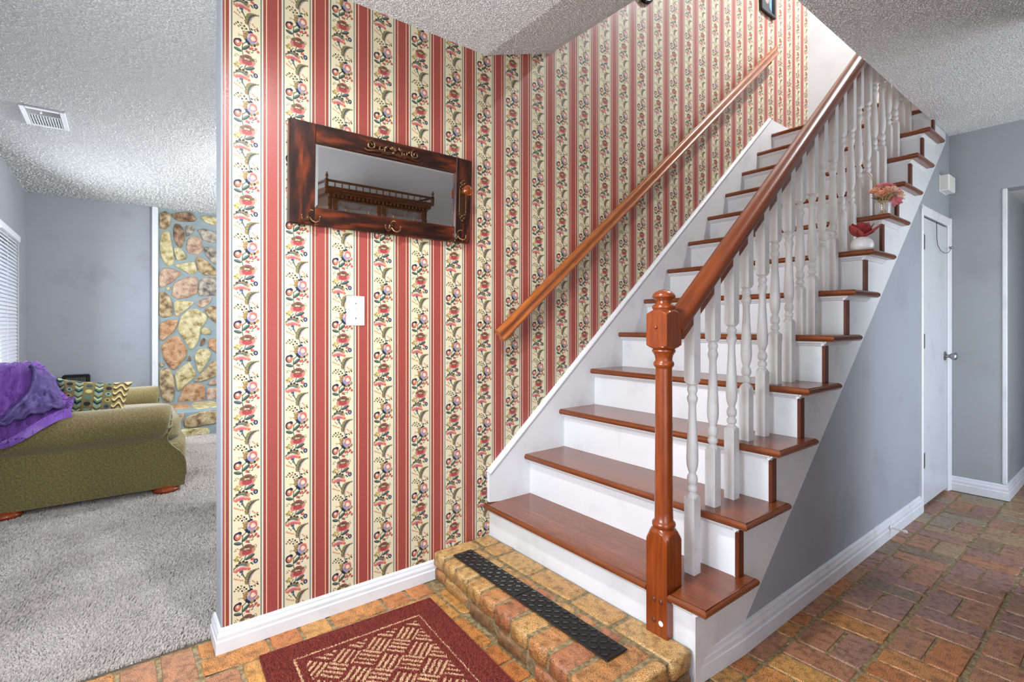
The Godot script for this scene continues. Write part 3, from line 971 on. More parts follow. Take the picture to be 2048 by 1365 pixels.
func floor_bricks() -> void:
	var s := st()
	bb(s, Vector3(-1.14, -0.1, -0.126), Vector3(7.1, -0.0045, 2.77), 0.0)
	var f := struct("floor", s, M.mortar, "basketweave floor of worn orange and purple bricks in mortar", "floor")
	var vx := []
	var vz := []
	for i in 7:
		vx.append(slab_mesh(outline(0.199, 0.095, 0.010, 0.0020), 0.02, 0.0035, 0.0001))
		vz.append(slab_mesh(outline(0.094, 0.201, 0.010, 0.0020), 0.02, 0.0035, 0.0001))
	var list := []
	for i in range(-5, 34):
		for m in range(-2, 12):
			var x0 := -0.07 + 0.2138 * i
			var z0 := 0.095 + 0.2145 * m
			for k in 2:
				var along_x := posmod(i + m, 2) == 1
				var c := Vector3(x0 + 0.107, 0, z0 + 0.0536 + 0.107 * k) if along_x else Vector3(x0 + 0.0535 + 0.107 * k, 0, z0 + 0.107)
				if c.x < -1.05 or c.z > 2.6 or c.z < -0.13 or (c.x > 4.2 and c.z < 1.42) or (c.x > 1.16 and c.z < (0.99 if c.x < 3.5 else 0.9)):
					continue
				if c.x > 0.84 and c.x < 1.17 and c.z < 1.0:
					continue
				var d := c - Vector3(-0.28, 1.135, 1.98)
				var w := d.x * 0.6148 - d.z * 0.7887
				var u := d.x * 0.7887 + d.z * 0.6148
				var seen := w > 0.3 and absf(u / w) < 1.09 and -d.y / w < 0.80
				list.append([c, along_x, (1000.0 / (w * w * w)) if seen else 0.0])
	list.sort_custom(func(a, b): return a[2] > b[2])
	var rest := st()
	for n in list.size():
		var e: Array = list[n]
		var c: Vector3 = e[0]
		var mesh: Mesh = (vx if e[1] else vz)[rng.randi() % 7]
		var tf := Transform3D(Basis(Vector3.UP, rng.randf_range(-0.015, 0.015) + (PI if rng.randf() < 0.5 else 0.0)), c + Vector3(rng.randf_range(-0.002, 0.002), rng.randf_range(-0.0012, 0.001), rng.randf_range(-0.002, 0.002)))
		# random tones plus painted light: warm orange near the door, cool purple in hall
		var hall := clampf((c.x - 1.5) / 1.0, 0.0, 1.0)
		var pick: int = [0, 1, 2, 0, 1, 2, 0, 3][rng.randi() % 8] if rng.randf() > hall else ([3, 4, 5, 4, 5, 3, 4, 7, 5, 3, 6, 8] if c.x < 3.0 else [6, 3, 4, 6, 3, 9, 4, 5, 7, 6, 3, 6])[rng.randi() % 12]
		if n < 296 and e[2] > 0.0:
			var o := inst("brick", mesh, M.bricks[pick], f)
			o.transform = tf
		else:
			rest.append_from(mesh, 0, tf)
	var o := MeshInstance3D.new()
	o.name = "distant_bricks"
	o.mesh = rest.commit()
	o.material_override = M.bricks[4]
	o.set_meta("kind", "stuff")
	f.add_child(o, true)

func brick_box(parent: Node, a: Vector3, b: Vector3, m: Material) -> void:
	# a worn brick that shows more than one face
	var s := st()
	var h := (b - a).abs() / 2.0
	var c := (a + b) / 2.0
	var rings := []
	var e := minf(0.009, minf(h.x, h.z) * 0.4)
	for k in [[-1.0, e], [-1.0 + 0.006 / h.y, 0.0], [1.0 - 0.010 / h.y, 0.0], [1.0 - 0.002 / h.y, 0.004], [1.0, e + 0.003]]:
		var ring := []
		for q in [[1, 1], [-1, 1], [-1, -1], [1, -1]]:
			for t in ([0.0, 1.0]):
				var ins: float = k[1]
				var v := Vector2(q[0] * (h.x - ins), q[1] * (h.z - ins))
				var first: bool = (q[0] * q[1] > 0) == (t == 0.0)
				if first: v.y -= q[1] * e
				else: v.x -= q[0] * e
				ring.append(Vector3(v.x + rng.randf_range(-0.0034, 0.0034), h.y * k[0] + rng.randf_range(-0.0012, 0.0012), v.y + rng.randf_range(-0.0034, 0.0034)))
		rings.append(ring)
	loft(s, rings, true)
	var o := obj("brick", s, m, parent)
	o.position = c

func brick_step() -> void:
	var t := thing("brick_step", "low step of worn yellow orange bricks in front of the first stair", "step")
	var fx := func(z): return 0.838 - 0.088 * z    # the front runs a little askew
	var s := st()
	prism(s, v2([fx.call(0.0) + 0.008, -0.018, fx.call(1.09) + 0.008, 1.074, 1.136, 1.074, 1.136, -0.018]), Vector3(0, 0, 0), Vector3.RIGHT, Vector3(0, 0, 1), Vector3(0, 0.1145, 0))
	obj("mortar", s, M.mortar_light, t)
	var z := -0.016
	var i := 0
	while z < 1.07:
		var w := 0.089 if i != 10 else 0.095
		brick_box(t, Vector3(fx.call(z + 0.05) - 0.004, 0.058, z), Vector3(1.012 if i > 0 else 1.035, 0.12, minf(z + w, 1.086)), M.step[[2, 0, 2, 0, 1, 3, 0, 1, 3, 1, 0][i % 11]])
		z += 0.1055
		i += 1
	z = -0.016
	i = 0
	for e in [[-0.016, 0.079], [0.092, 0.185], [0.199, 0.402], [0.416, 0.640], [0.655, 0.838], [0.855, 1.086]]:
		if i > 0:
			brick_box(t, Vector3(1.026, 0.06, e[0]), Vector3(1.135, 0.12, e[1]), M.step[[2, 0, 2, 0, 0, 2][i]])
		else:
			brick_box(t, Vector3(1.048, 0.06, e[0]), Vector3(1.135, 0.12, e[1]), M.step[2])
		i += 1
	# lower course
	z = -0.016
	i = 0
	while z < 1.06:
		var l := [0.10, 0.205, 0.20, 0.21, 0.205, 0.19][i % 6] as float
		var z1 := minf(z + l, 1.084)
		brick_box(t, Vector3(fx.call((z + z1) / 2), 0.0, z), Vector3(fx.call((z + z1) / 2) + 0.11, 0.05, z1), M.step[[1, 0, 4, 4, 3, 4][i % 6]])
		z += l + 0.014
		i += 1
	brick_box(t, Vector3(0.90, 0.0, 0.99), Vector3(1.13, 0.05, 1.087), M.step[4])
	# two rubber treads
	for k in 2:
		var p := thing("rubber_tread", ["black rubber tread strip on the brick step nearer the papered wall", "black rubber tread strip on the brick step nearer the newel post"][k], "tread mat", Vector3.ZERO, "black rubber treads on the brick step")
		var z0 := [0.083, 0.517][k] as float
		var z1 := [0.513, 0.966][k] as float
		s = st()
		cb(s, Vector3(0, 0.1252, (z0 + z1) / 2), Vector3(0.094, 0.0055, z1 - z0), 0.0018)
		obj("mat", s, M.rubber, p)
		s = st()
		var row := 0
		var zz := z0 + 0.018
		while zz < z1 - 0.012:
			for c in 4:
				var x := -0.034 + 0.0225 * c
				var turn := PI / 4 if (row + c) % 2 == 0 else -PI / 4
				cb(s, Vector3(x, 0.129, zz), Vector3(0.020, 0.0062, 0.0056), 0.0022, Transform3D(Basis(Vector3.UP, turn), Vector3.ZERO).translated(Vector3(x, 0, zz) - Basis(Vector3.UP, turn) * Vector3(x, 0, zz)))
			zz += 0.0215
			row += 1
		obj("raised_lugs", s, M.rubber, p)
		p.position = Vector3(0.921, 0, 0)

# ---------------------------------------------------------------- stairs
func nx(k: float) -> float: return N1 + RUN * (k - 1)
func ty(k: float) -> float: return Y1 + RISE * (k - 1)

func tread(t: Node, k: int) -> void:
	var s := st()
	var x0 := nx(k)
	var y := ty(k)
	var th := 0.028
	var z1 := 1.1506 if k < 12 else 1.075
	var xb := x0 + RUN + 0.05
	var xr := x0 + 0.332 if k < 12 else xb
	var z0 := -0.0005 if k > 1 else -0.019
	var rings := []
	for i in 9:
		var a := -PI / 2 + PI * i / 8
		var d := th / 2 * (1.0 - cos(a))
		var yy := y - th / 2 + th / 2 * sin(a)
		if k == 1:
			# notched round the newel
			rings.append([Vector3(xb, yy, z0), Vector3(x0 + d, yy, z0), Vector3(x0 + d, yy, 0.93), Vector3(1.188, yy, 0.93), Vector3(1.188, yy, 1.014), Vector3(x0 + d, yy, 1.014 + d), Vector3(x0 + d, yy, z1 - d), Vector3(xr - d, yy, z1 - d), Vector3(xr - d, yy, ZO), Vector3(xb, yy, ZO)])
		else:
			rings.append([Vector3(xb, yy, z0), Vector3(x0 + d, yy, z0), Vector3(x0 + d, yy, z1 - d), Vector3(xr - d, yy, z1 - d), Vector3(xr - d, yy, minf(ZO, z1 - d)), Vector3(xb, yy, minf(ZO, z1 - d))])
	var n: int = rings[0].size()
	for r in 8:
		for i in n - 1:
			s.set_smooth_group(i + 1)
			var ed: Vector3 = rings[4][i + 1] - rings[4][i]
			var out := Vector3(-ed.z, 0, ed.x).normalized() * -1.0
			if k == 1 or k > 1:
				out = ed.cross(Vector3.UP).normalized() * -1.0
			out.y = sin(-PI / 2 + PI * (r + 0.5) / 8) * 0.7
			poly(s, [rings[r][i], rings[r][i + 1], rings[r + 1][i + 1], rings[r + 1][i]], out)
	s.set_smooth_group(-1)
	for e in [[rings[0], Vector3.DOWN], [rings[8], Vector3.UP]]:
		var p2 := PackedVector2Array()
		for v in e[0]: p2.append(Vector2(v.x, v.z))
		var ti := Geometry2D.triangulate_polygon(p2)
		for i in range(0, ti.size(), 3):
			tri(s, e[0][ti[i]], e[0][ti[i + 1]], e[0][ti[i + 2]], e[1])
	obj("tread", s, M.cherry_z, t)

func staircase() -> void:
	var t := thing("staircase", "white painted staircase with varnished reddish wooden treads", "staircase")
	var s: SurfaceTool
	for k in range(1, 13):
		tread(t, k)
	s = st()
	bb(s, Vector3(nx(13), ty(13) - 0.028, ZW), Vector3(4.755, ty(13), 1.09), 0.008)
	obj("landing_nosing", s, M.cherry_z, t)
	# risers, with the cove under each nosing
	for k in range(1, 14):
		var xr := nx(k) + 0.037
		var yb := 0.0 if k == 1 else ty(k - 1)
		s = st()
		bb(s, Vector3(xr, yb, 0.0 if k > 1 else -0.019), Vector3(xr + 0.018, ty(k) - 0.028, ZO), 0.0008)
		if k == 1:
			# painted block behind the first riser, down to the floor at the open end
			bb(s, Vector3(xr + 0.018, 0, 1.0), Vector3(1.36, 0.244, 1.0895), 0.001)
		obj("riser", s, M.white, t)
		s = st()
		var q := v2([0, 0, -0.021, 0, -0.020, -0.006, -0.013, -0.011, -0.008, -0.018, 0, -0.020])
		var ytop := ty(k) - 0.028
		prism(s, q, Vector3(xr, ytop, 0.0), Vector3.RIGHT, Vector3.UP, Vector3(0, 0, 0.925 if k == 1 else (ZO + 0.012 if k < 13 else 1.08)))
		if k == 1:
			prism(s, q, Vector3(xr, ytop, 1.022), Vector3.RIGHT, Vector3.UP, Vector3(0, 0, 0.082))
		if k < 12:
			var q2 := PackedVector2Array()
			for v in q: q2.append(Vector2(-v.x, v.y))
			prism(s, q2, Vector3(xr - 0.016, ytop, ZO), Vector3(0, 0, 1), Vector3.UP, Vector3(RUN + 0.05, 0, 0))
		obj("cove_moulding", s, M.white, t)
		if k > 1 and k < 13:
			s = st()
			var yt := minf(ytop - 0.018, CEIL)
			bb(s, Vector3(xr - 0.002, yb, ZO - 0.002), Vector3(xr + 0.034, yt, ZO + 0.012), 0.0015)
			obj("riser_end_strip", s, M.strip, t)
	# white stringer panel on the open side
	var p := PackedVector2Array()
	p.append(Vector2(1.139, 0.0))
	p.append(Vector2(1.139, ty(1) - 0.03))
	for k in range(1, 12):
		p.append(Vector2(nx(k + 1) + 0.036, ty(k) - 0.03))
		p.append(Vector2(nx(k + 1) + 0.036, minf(ty(k + 1) - 0.03, CEIL - 0.003)))
	p.append(Vector2(4.145, CEIL - 0.003))
	p.append(Vector2(4.145, 2.375))
	p.append(Vector2(1.395, 0.055))
	p.append(Vector2(1.33, 0.0))
	s = st()
	prism(s, p, Vector3(0, 0, 1.0895), Vector3.RIGHT, Vector3.UP, Vector3(0, 0, ZO - 1.0895))
	obj("stringer_panel", s, M.white, t)
	# skirt board along the papered wall
	var top := func(x): return 0.847 * x - 0.535
	p = PackedVector2Array([Vector2(1.128, 0.28), Vector2(1.128, top.call(1.128))])
	p.append(Vector2((2.845 + 0.535) / 0.847, 2.845))
	p.append(Vector2(4.35, 2.845))
	p.append(Vector2(4.35, 2.70))
	p.append(Vector2(nx(13) + 0.2, ty(13) - 0.1))
	p.append(Vector2(nx(2) + 0.1, ty(1) - 0.03))
	s = st()
	prism(s, p, Vector3(0, 0, ZW), Vector3.RIGHT, Vector3.UP, Vector3(0, 0, 0.020))
	obj("skirt_board", s, M.white, t)
	# rounded cap on its slope
	s = st()
	var d := Vector3(1, 0.847, 0).normalized()
	var nn := Vector3(-0.847, 1, 0).normalized()
	var a := Vector3(1.128, top.call(1.128), ZW)
	var b := Vector3((2.845 + 0.535) / 0.847, 2.845, ZW)
	prism(s, v2([0, -0.012, 0.021, -0.012, 0.025, -0.008, 0.026, -0.002, 0.024, 0.004, 0.019, 0.008, 0.012, 0.010, 0, 0.010]), a, Vector3(0, 0, 1), nn, b - a, 50.0)
	obj("skirt_cap", s, M.trim, t)

func balustrade() -> void:
	var t := thing("balustrade", "turned wooden newel post and handrail with white balusters on the open stair side", "balustrade")
	# newel
	var P := [0.2, 0.12, 0.2, 0.41]
	for e in [[0.057, 0.4265], [0.0515, 0.440], [0.0455, 0.451], [0.040, 0.459], [0.034, 0.464], [0.0345, 0.467], [0.0375, 0.471], [0.0385, 0.476], [0.0375, 0.481], [0.033, 0.486], [0.0305, 0.490], [0.0295, 0.52], [0.0285, 0.75], [0.0268, 0.990], [0.0275, 0.994], [0.031, 0.997], [0.0335, 1.002], [0.0338, 1.007], [0.0315, 1.013], [0.0275, 1.017], [0.028, 1.026], [0.030, 1.034], [0.034, 1.041], [0.0345, 1.043], [0.037, 1.045], [0.038, 1.049], [0.037, 1.053], [0.034, 1.055], [0.040, 1.058], [0.0475, 1.062], [0.055, 1.067], [0.06, 1.07], [0.2, 1.08], [0.2, 1.158], [0.06, 1.169], [0.055, 1.172], [0.0475, 1.177], [0.040, 1.182], [0.034, 1.185], [0.0345, 1.187], [0.037, 1.190], [0.038, 1.194], [0.037, 1.198], [0.0325, 1.202], [0.029, 1.205], [0.0252, 1.210], [0.0250, 1.214], [0.028, 1.219], [0.0345, 1.2235], [0.0378, 1.2275], [0.037, 1.232], [0.033, 1.239], [0.026, 1.245], [0.016, 1.250], [0.006, 1.2525], [0.001, 1.2527]]:
		P.append(e[0]); P.append(e[1])
	var s := st()
	turned(s, prof(P), 0.0402, 40)
	var np := obj("newel_post", s, M.cherry_y, t)
	np.position = Vector3(1.1475, 0, 0.9715)
	for e in [[0.234, -0.010], [0.234, 0.017], [0.166, -0.010]]:
		s = st()
		ball(s, Vector3(-0.0405, e[0], e[1]), Vector3(0.0045, 0.0085, 0.0085), 10)
		obj("bolt_head", s, M.strip, np)
	s = st()
	lathe(s, prof([0.0, 0.0, 0.0088, 0.0, 0.0088, 0.0008, 0.0, 0.0008]), 12, Transform3D(Basis(Vector3(0, 0, 1), PI / 2), Vector3(-0.0398, 0.164, 0.017)))
	obj("bolt_hole", s, M.ivory, np)
	s = st()
	ball(s, Vector3(-0.041, 1.128, -0.002), Vector3(0.006, 0.0075, 0.0075), 10)
	obj("plug", s, M.cherry_y, np)
	# handrail: one moulded section along the rake
	s = st()
	var d := Vector3(RUN, RISE, 0).normalized()
	var nn := Vector3(-RISE, RUN, 0).normalized()
	var sec := v2([-0.020, -0.030, 0.020, -0.030, 0.020, -0.016, 0.023, -0.012, 0.029, -0.006, 0.031, 0.002, 0.031, 0.010, 0.028, 0.018, 0.021, 0.024, 0.010, 0.0275, 0.0, 0.0285, -0.010, 0.0275, -0.021, 0.024, -0.028, 0.018, -0.031, 0.010, -0.031, 0.002, -0.029, -0.006, -0.023, -0.012, -0.020, -0.016])
	for i in sec.size():
		sec[i] = sec[i] * 1.3 + Vector2(0, -0.012)
	prism(s, sec, Vector3.ZERO, Vector3(0, 0, 1), Vector3(0, 1, 0), Vector3(3.55, 0, 0), 35.0)
	var rail := obj("handrail", s, M.cherry_x, t)
	rail.transform = Transform3D(Basis(d, nn, Vector3(0, 0, 1)), rail_at(1.184))
	# balusters: the turnings step up with the rake, two to a tread
	var sets := [null, null]
	for j in 2:
		var bt := [0.215, 0.271][j] as float
		var q := [0.06, 0.0, 0.06, bt - 0.012, 0.022, bt - 0.003, 0.0165, bt + 0.003, 0.0125, bt + 0.007]
		for e in [[0.0125, 0.011], [0.0165, 0.014], [0.0178, 0.021], [0.0168, 0.029], [0.0125, 0.033], [0.0122, 0.037], [0.0160, 0.041], [0.0182, 0.050], [0.0182, 0.058], [0.0160, 0.067], [0.0122, 0.072], [0.0118, 0.077], [0.0150, 0.086], [0.0190, 0.102], [0.0206, 0.122], [0.0200, 0.150], [0.0180, 0.190], [0.0155, 0.235], [0.0132, 0.280], [0.0125, 0.304], [0.0135, 0.316], [0.0170, 0.327], [0.0182, 0.331], [0.0182, 0.339], [0.0150, 0.345], [0.0135, 0.352], [0.0150, 0.356], [0.0176, 0.362], [0.0178, 0.367], [0.0160, 0.373], [0.0125, 0.377], [0.0125, 0.379], [0.0165, 0.382], [0.022, 0.387], [0.06, 0.396]]:
			q.append(e[0]); q.append(bt + e[1])
		q.append(0.06); q.append([0.848, 0.953][j])
		s = st()
		turned(s, prof(q), 0.0195, 16)
		s.generate_normals()
		sets[j] = s.commit()
	for k in range(1, 12):
		for j in 2:
			if k == 1 and j == 0:
				continue
			var x: float = nx(k) + ([0.081, 0.212][j] if k > 1 else 0.191)
			var o := inst("baluster", sets[j], M.baluster, t)
			o.position = Vector3(x, ty(k), 0.984)

func rail_at(x: float) -> Vector3:
	return Vector3(x, 1.128 + (x - 1.187) * RISE / RUN, 0.975)

func wall_handrail() -> void:
	var t := thing("wall_handrail", "orange brown wooden handrail fixed to the striped wallpaper", "handrail")
	var a := Vector3(1.152, 1.083, 0.047)
	var b := Vector3(3.985, 3.395, 0.047)
	var d := (b - a).normalized()
	var nn := Vector3(-d.y, d.x, 0)
	var s := st()
	var sec := v2([-0.016, -0.033, 0.013, -0.033, 0.019, -0.029, 0.021, -0.023, 0.018, -0.017, 0.012, -0.012, 0.011, -0.004, 0.015, 0.004, 0.021, 0.012, 0.021, 0.020, 0.015, 0.028, 0.006, 0.032, -0.006, 0.032, -0.014, 0.028, -0.019, 0.020, -0.019, 0.010, -0.012, 0.0, -0.011, -0.010, -0.017, -0.018, -0.020, -0.026])
	prism(s, sec, Vector3.ZERO, Vector3(0, 0, 1), Vector3(0, 1, 0), Vector3(a.distance_to(b), 0, 0), 40.0)
	var r := obj("rail", s, M.oak_x, t)
	r.transform = Transform3D(Basis(d, nn, Vector3(0, 0, 1)), a)
	for f in [0.022, 0.36, 0.68, 0.965]:
		var c := a.lerp(b, f) - nn * 0.033
		s = st()
		tube(s, [c, c + Vector3(0, -0.018, -0.004), c + Vector3(0, -0.030, -0.028), Vector3(c.x, c.y - 0.034, ZW + 0.004)], 0.006, 8)
		lathe(s, prof([0.0, 0.0, 0.02, 0.0, 0.017, 0.006, 0.0, 0.006]), 14, Transform3D(Basis(Vector3.RIGHT, PI / 2), Vector3(c.x, c.y - 0.034, ZW)))
		obj("bracket", s, M.brass, t)

# ---------------------------------------------------------------- closet door
func closet_door() -> void:
	var tr := thing("trim_3", "white moulded casing round the low closet door", "trim", Vector3.ZERO, "", "structure")
	var sec := v2([0, 0, 0.055, 0, 0.055, 0.012, 0.046, 0.018, 0.034, 0.017, 0.024, 0.013, 0.010, 0.012, 0.004, 0.009, 0, 0.005])
	var s := st()
	prism(s, sec, Vector3(3.60, 0, 1.09), Vector3(-1, 0, 0), Vector3(0, 0, 1), Vector3(0, 1.865, 0))
	obj("side_casing", s, M.trim, tr)
	s = st()
	prism(s, sec, Vector3(4.19, 0, 1.09), Vector3(1, 0, 0), Vector3(0, 0, 1), Vector3(0, 1.865, 0))
	obj("side_casing", s, M.trim, tr)
	s = st()
	prism(s, sec, Vector3(3.545, 1.811, 1.09), Vector3(0, 1, 0), Vector3(0, 0, 1), Vector3(0.70, 0, 0))
	obj("head_casing", s, M.trim, tr)
	s = st()
	bb(s, Vector3(4.19, 0, 1.0), Vector3(4.243, 1.811, 1.09), 0.0)
	obj("jamb", s, M.trim, tr)
	var d := thing("door_1", "plain white flush closet door under the stairs with silver knob", "door", Vector3.ZERO, "", "structure")
	s = st()
	bb(s, Vector3(3.606, 0.022, 1.055), Vector3(4.184, 1.798, 1.093), 0.002)
	obj("slab", s, M.door, d)
	for y in [0.30, 1.035, 1.645]:
		s = st()
		bb(s, Vector3(3.612, y - 0.045, 1.0925), Vector3(3.648, y + 0.045, 1.0945), 0.0006)
		for k in 4:
			ball(s, Vector3(3.638 - 0.016 * (k % 2), y - 0.033 + 0.022 * k, 1.0945), Vector3(0.004, 0.004, 0.0015), 6)
		lathe(s, prof([0.0, -0.047, 0.0055, -0.045, 0.0055, 0.045, 0.0, 0.047]), 8, Transform3D(Basis(), Vector3(3.605, y, 1.097)))
		obj("hinge", s, M.hinge, d)
	s = st()
	var kx := Transform3D(Basis(Vector3.RIGHT, PI / 2), Vector3(4.12, 0.925, 1.093))
	lathe(s, prof([0.0, 0.0, 0.032, 0.0, 0.030, 0.006, 0.012, 0.010, 0.011, 0.026, 0.020, 0.034, 0.027, 0.044, 0.027, 0.056, 0.020, 0.063, 0.0, 0.065]), 18, kx)
	obj("knob", s, M.steel, d)
	# a loose wire that hangs from the head of the door to a button on the casing
	s = st()
	tube(s, [Vector3(3.90, 1.80, 1.097), Vector3(3.90, 1.70, 1.098), Vector3(3.91, 1.655, 1.10), Vector3(3.95, 1.622, 1.106), Vector3(4.02, 1.61, 1.112), Vector3(4.09, 1.617, 1.116), Vector3(4.15, 1.637, 1.114), Vector3(4.19, 1.655, 1.112)], 0.0017, 6)
	obj("hanging_wire", s, M.dark_metal, d)
	s = st()
	ball(s, Vector3(4.20, 1.662, 1.112), Vector3(0.010, 0.010, 0.008), 10)
	obj("wire_button", s, M.steel, d)
	# door chime on the wall above
	var c := thing("door_chime", "white plastic door chime box on the wall above the closet door", "door chime", Vector3(3.985, 2.062, 1.09))
	s = st()
	cb(s, Vector3(0.085, 0.01, 0.027), Vector3(0.16, 0.105, 0.052), 0.006)
	obj("cover", s, M.ivory, c)
	s = st()
	cb(s, Vector3(0.085, 0.01, 0.003), Vector3(0.168, 0.113, 0.006), 0.002)
	obj("back_plate", s, M.ivory, c)
	# door stop on the baseboard
	c = thing("door_stop", "white rigid door stop sticking out of the stair baseboard", "door stop", Vector3(2.945, 0.062, 1.106))
	s = st()
	lathe(s, prof([0.0, 0.0, 0.011, 0.0, 0.011, 0.004, 0.0045, 0.008, 0.0042, 0.060, 0.0, 0.060]), 10, Transform3D(Basis(Vector3.RIGHT, PI / 2 + 0.05), Vector3.ZERO))
	obj("rod", s, M.ivory, c)
	s = st()
	lathe(s, prof([0.0, 0.058, 0.008, 0.058, 0.0085, 0.070, 0.006, 0.075, 0.0, 0.075]), 10, Transform3D(Basis(Vector3.RIGHT, PI / 2 + 0.05), Vector3.ZERO))
	obj("rubber_tip", s, M.ivory, c)

# ---------------------------------------------------------------- on the papered wall
func scroll(c: Vector2, r0: float, turns: float, a0: float, sg: float, z: float) -> Array:
	var p := []
	for i in 15:
		var t := i / 14.0
		var a := a0 + sg * TAU * turns * t
		var r := r0 * (1.0 - 0.82 * t)
		p.append(Vector3(c.x + r * cos(a), c.y + r * sin(a), z))
	return p

func coat_rack() -> void:
	var t := thing("coat_rack_mirror", "dark wooden framed mirror with coat hooks and a glass door knob", "mirror", Vector3(0.6125, 1.515, -0.0185))
	t.rotation.x = deg_to_rad(3.0)
	var W := 0.8
	var H := 0.383
	var th := 0.026
	var s := st()
	cb(s, Vector3(-W / 2 + 0.048, H / 2, th / 2), Vector3(0.096, H, th), 0.004)
	obj("left_stile", s, M.burnt_y, t)
	s = st()
	cb(s, Vector3(W / 2 - 0.043, H / 2, th / 2), Vector3(0.086, H, th), 0.004)
	obj("right_stile", s, M.burnt_y, t)
	s = st()
	cb(s, Vector3(0.005, H - 0.0345, th / 2 - 0.0008), Vector3(0.6195, 0.069, th), 0.002)
	obj("top_rail", s, M.burnt_x, t)
	s = st()
	cb(s, Vector3(0.005, 0.035, th / 2 - 0.0008), Vector3(0.6195, 0.070, th), 0.002)
	obj("bottom_rail", s, M.burnt_x, t)
	# bevelled glass
	var a := Vector2(-0.306, 0.068)
	var b := Vector2(0.316, 0.316)
	var e := 0.014
	var o := [Vector3(a.x, a.y, 0.0135), Vector3(b.x, a.y, 0.0135), Vector3(b.x, b.y, 0.0135), Vector3(a.x, b.y, 0.0135)]
	var q := [Vector3(a.x + e, a.y + e, 0.0148), Vector3(b.x - e, a.y + e, 0.0148), Vector3(b.x - e, b.y - e, 0.0148), Vector3(a.x + e, b.y - e, 0.0148)]
	s = st()
	poly(s, q, Vector3(0, 0, 1))
	for i in 4:
		poly(s, [o[i], o[(i + 1) % 4], q[(i + 1) % 4], q[i]], Vector3(0, 0, 1))
	for i in 4:
		poly(s, [o[i], o[(i + 1) % 4], o[(i + 1) % 4] - Vector3(0, 0, 0.008), o[i] - Vector3(0, 0, 0.008)], (o[i] + o[(i + 1) % 4]) / 2 - Vector3(0.005, 0.19, 0.0135))
	obj("mirror_glass", s, M.mirror, t)
	s = st()
	cb(s, Vector3(0, H / 2, 0.002), Vector3(W - 0.04, H - 0.03, 0.004), 0.0)
	obj("back_board", s, M.black, t)
	# scrolled ornament on the top rail
	s = st()
	var cy := 0.344
	for sg in [-1.0, 1.0]:
		tube(s, scroll(Vector2(sg * 0.098, cy + 0.004), 0.020, 1.35, PI / 2, sg, 0.031), 0.0056, 7)
		tube(s, scroll(Vector2(sg * 0.052, cy - 0.003), 0.017, 1.3, -PI / 2, -sg, 0.031), 0.0052, 7)
		tube(s, [Vector3(sg * 0.008, cy - 0.012, 0.03), Vector3(sg * 0.03, cy - 0.017, 0.032), Vector3(sg * 0.06, cy - 0.012, 0.032), Vector3(sg * 0.085, cy - 0.016, 0.031), Vector3(sg * 0.112, cy - 0.020, 0.030), Vector3(sg * 0.124, cy - 0.014, 0.029)], [0.007, 0.0068, 0.006, 0.0055, 0.0045, 0.003], 7)
		ball(s, Vector3(sg * 0.076, cy + 0.010, 0.031), Vector3(0.016, 0.0065, 0.005), 8, Basis(Vector3(0, 0, 1), sg * 0.6))
		ball(s, Vector3(sg * 0.030, cy + 0.009, 0.032), Vector3(0.016, 0.0075, 0.006), 8, Basis(Vector3(0, 0, 1), -sg * 0.7))
	for k in 5:
		ball(s, Vector3(sin((k - 2) * 0.5) * 0.012, cy + cos((k - 2) * 0.5) * 0.014 - 0.004, 0.032), Vector3(0.0048, 0.012, 0.006), 8, Basis(Vector3(0, 0, 1), -(k - 2) * 0.5))
	ball(s, Vector3(0, cy - 0.010, 0.033), Vector3(0.010, 0.008, 0.007), 10)
	var orn := obj("scroll_ornament", s, M.antique, t)
	orn.position.x = 0.0065
	# knob plate
	var px := 0.350
	s = st()
	var pp := PackedVector2Array()
	for v in [[0, 0.0], [0.008, 0.004], [0.012, 0.014], [0.020, 0.024], [0.023, 0.036], [0.020, 0.044], [0.020, 0.150], [0.023, 0.158], [0.021, 0.172], [0.014, 0.184], [0.008, 0.192], [0, 0.197]]:
		pp.append(Vector2(v[0], v[1]))
	for i in range(10, 0, -1):
		pp.append(Vector2(-pp[i].x, pp[i].y))
	prism(s, pp, Vector3(px, 0.093, th), Vector3.RIGHT, Vector3.UP, Vector3(0, 0, 0.004))
	for x in [-0.017, 0.017]:
		tube(s, [Vector3(px + x, 0.137, th + 0.004), Vector3(px + x, 0.243, th + 0.004)], 0.0028, 6)
	for v in [[0.0, 0.280, 0.008, 0.006], [-0.010, 0.270, 0.006, 0.008], [0.010, 0.270, 0.006, 0.008], [0, 0.262, 0.010, 0.007], [-0.012, 0.252, 0.007, 0.006], [0.012, 0.252, 0.007, 0.006], [0, 0.246, 0.006, 0.006], [0, 0.100, 0.005, 0.007], [-0.009, 0.112, 0.006, 0.006], [0.009, 0.112, 0.006, 0.006], [0, 0.120, 0.009, 0.007], [-0.013, 0.128, 0.006, 0.005], [0.013, 0.128, 0.006, 0.005]]:
		ball(s, Vector3(px + v[0], v[1], th + 0.004), Vector3(v[2], v[3], 0.004), 8)
	var pl := obj("knob_plate", s, M.antique, t)
	s = st()
	tube(s, [Vector3(px + 0.002, 0.232, th + 0.003), Vector3(px + 0.002, 0.232, th + 0.026)], 0.009, 10)
	obj("knob_collar", s, M.brass, pl)
	s = st()
	var pr := []
	for v in [[0.008, 0.0], [0.016, 0.005], [0.023, 0.013], [0.024, 0.020], [0.019, 0.027], [0.010, 0.031], [0.0, 0.032]]:
		pr.append(Vector2(v[0], v[1]))
	lathe(s, pr, 12, Transform3D(Basis(Vector3.RIGHT, PI / 2), Vector3(px + 0.002, 0.232, th + 0.024)), 5.0)
	part_label(obj("glass_knob", s, M.amber, pl), "amber faceted glass knob")
	s = st()
	ball(s, Vector3(px, 0.155, th + 0.004), Vector3(0.0035, 0.006, 0.001), 8)
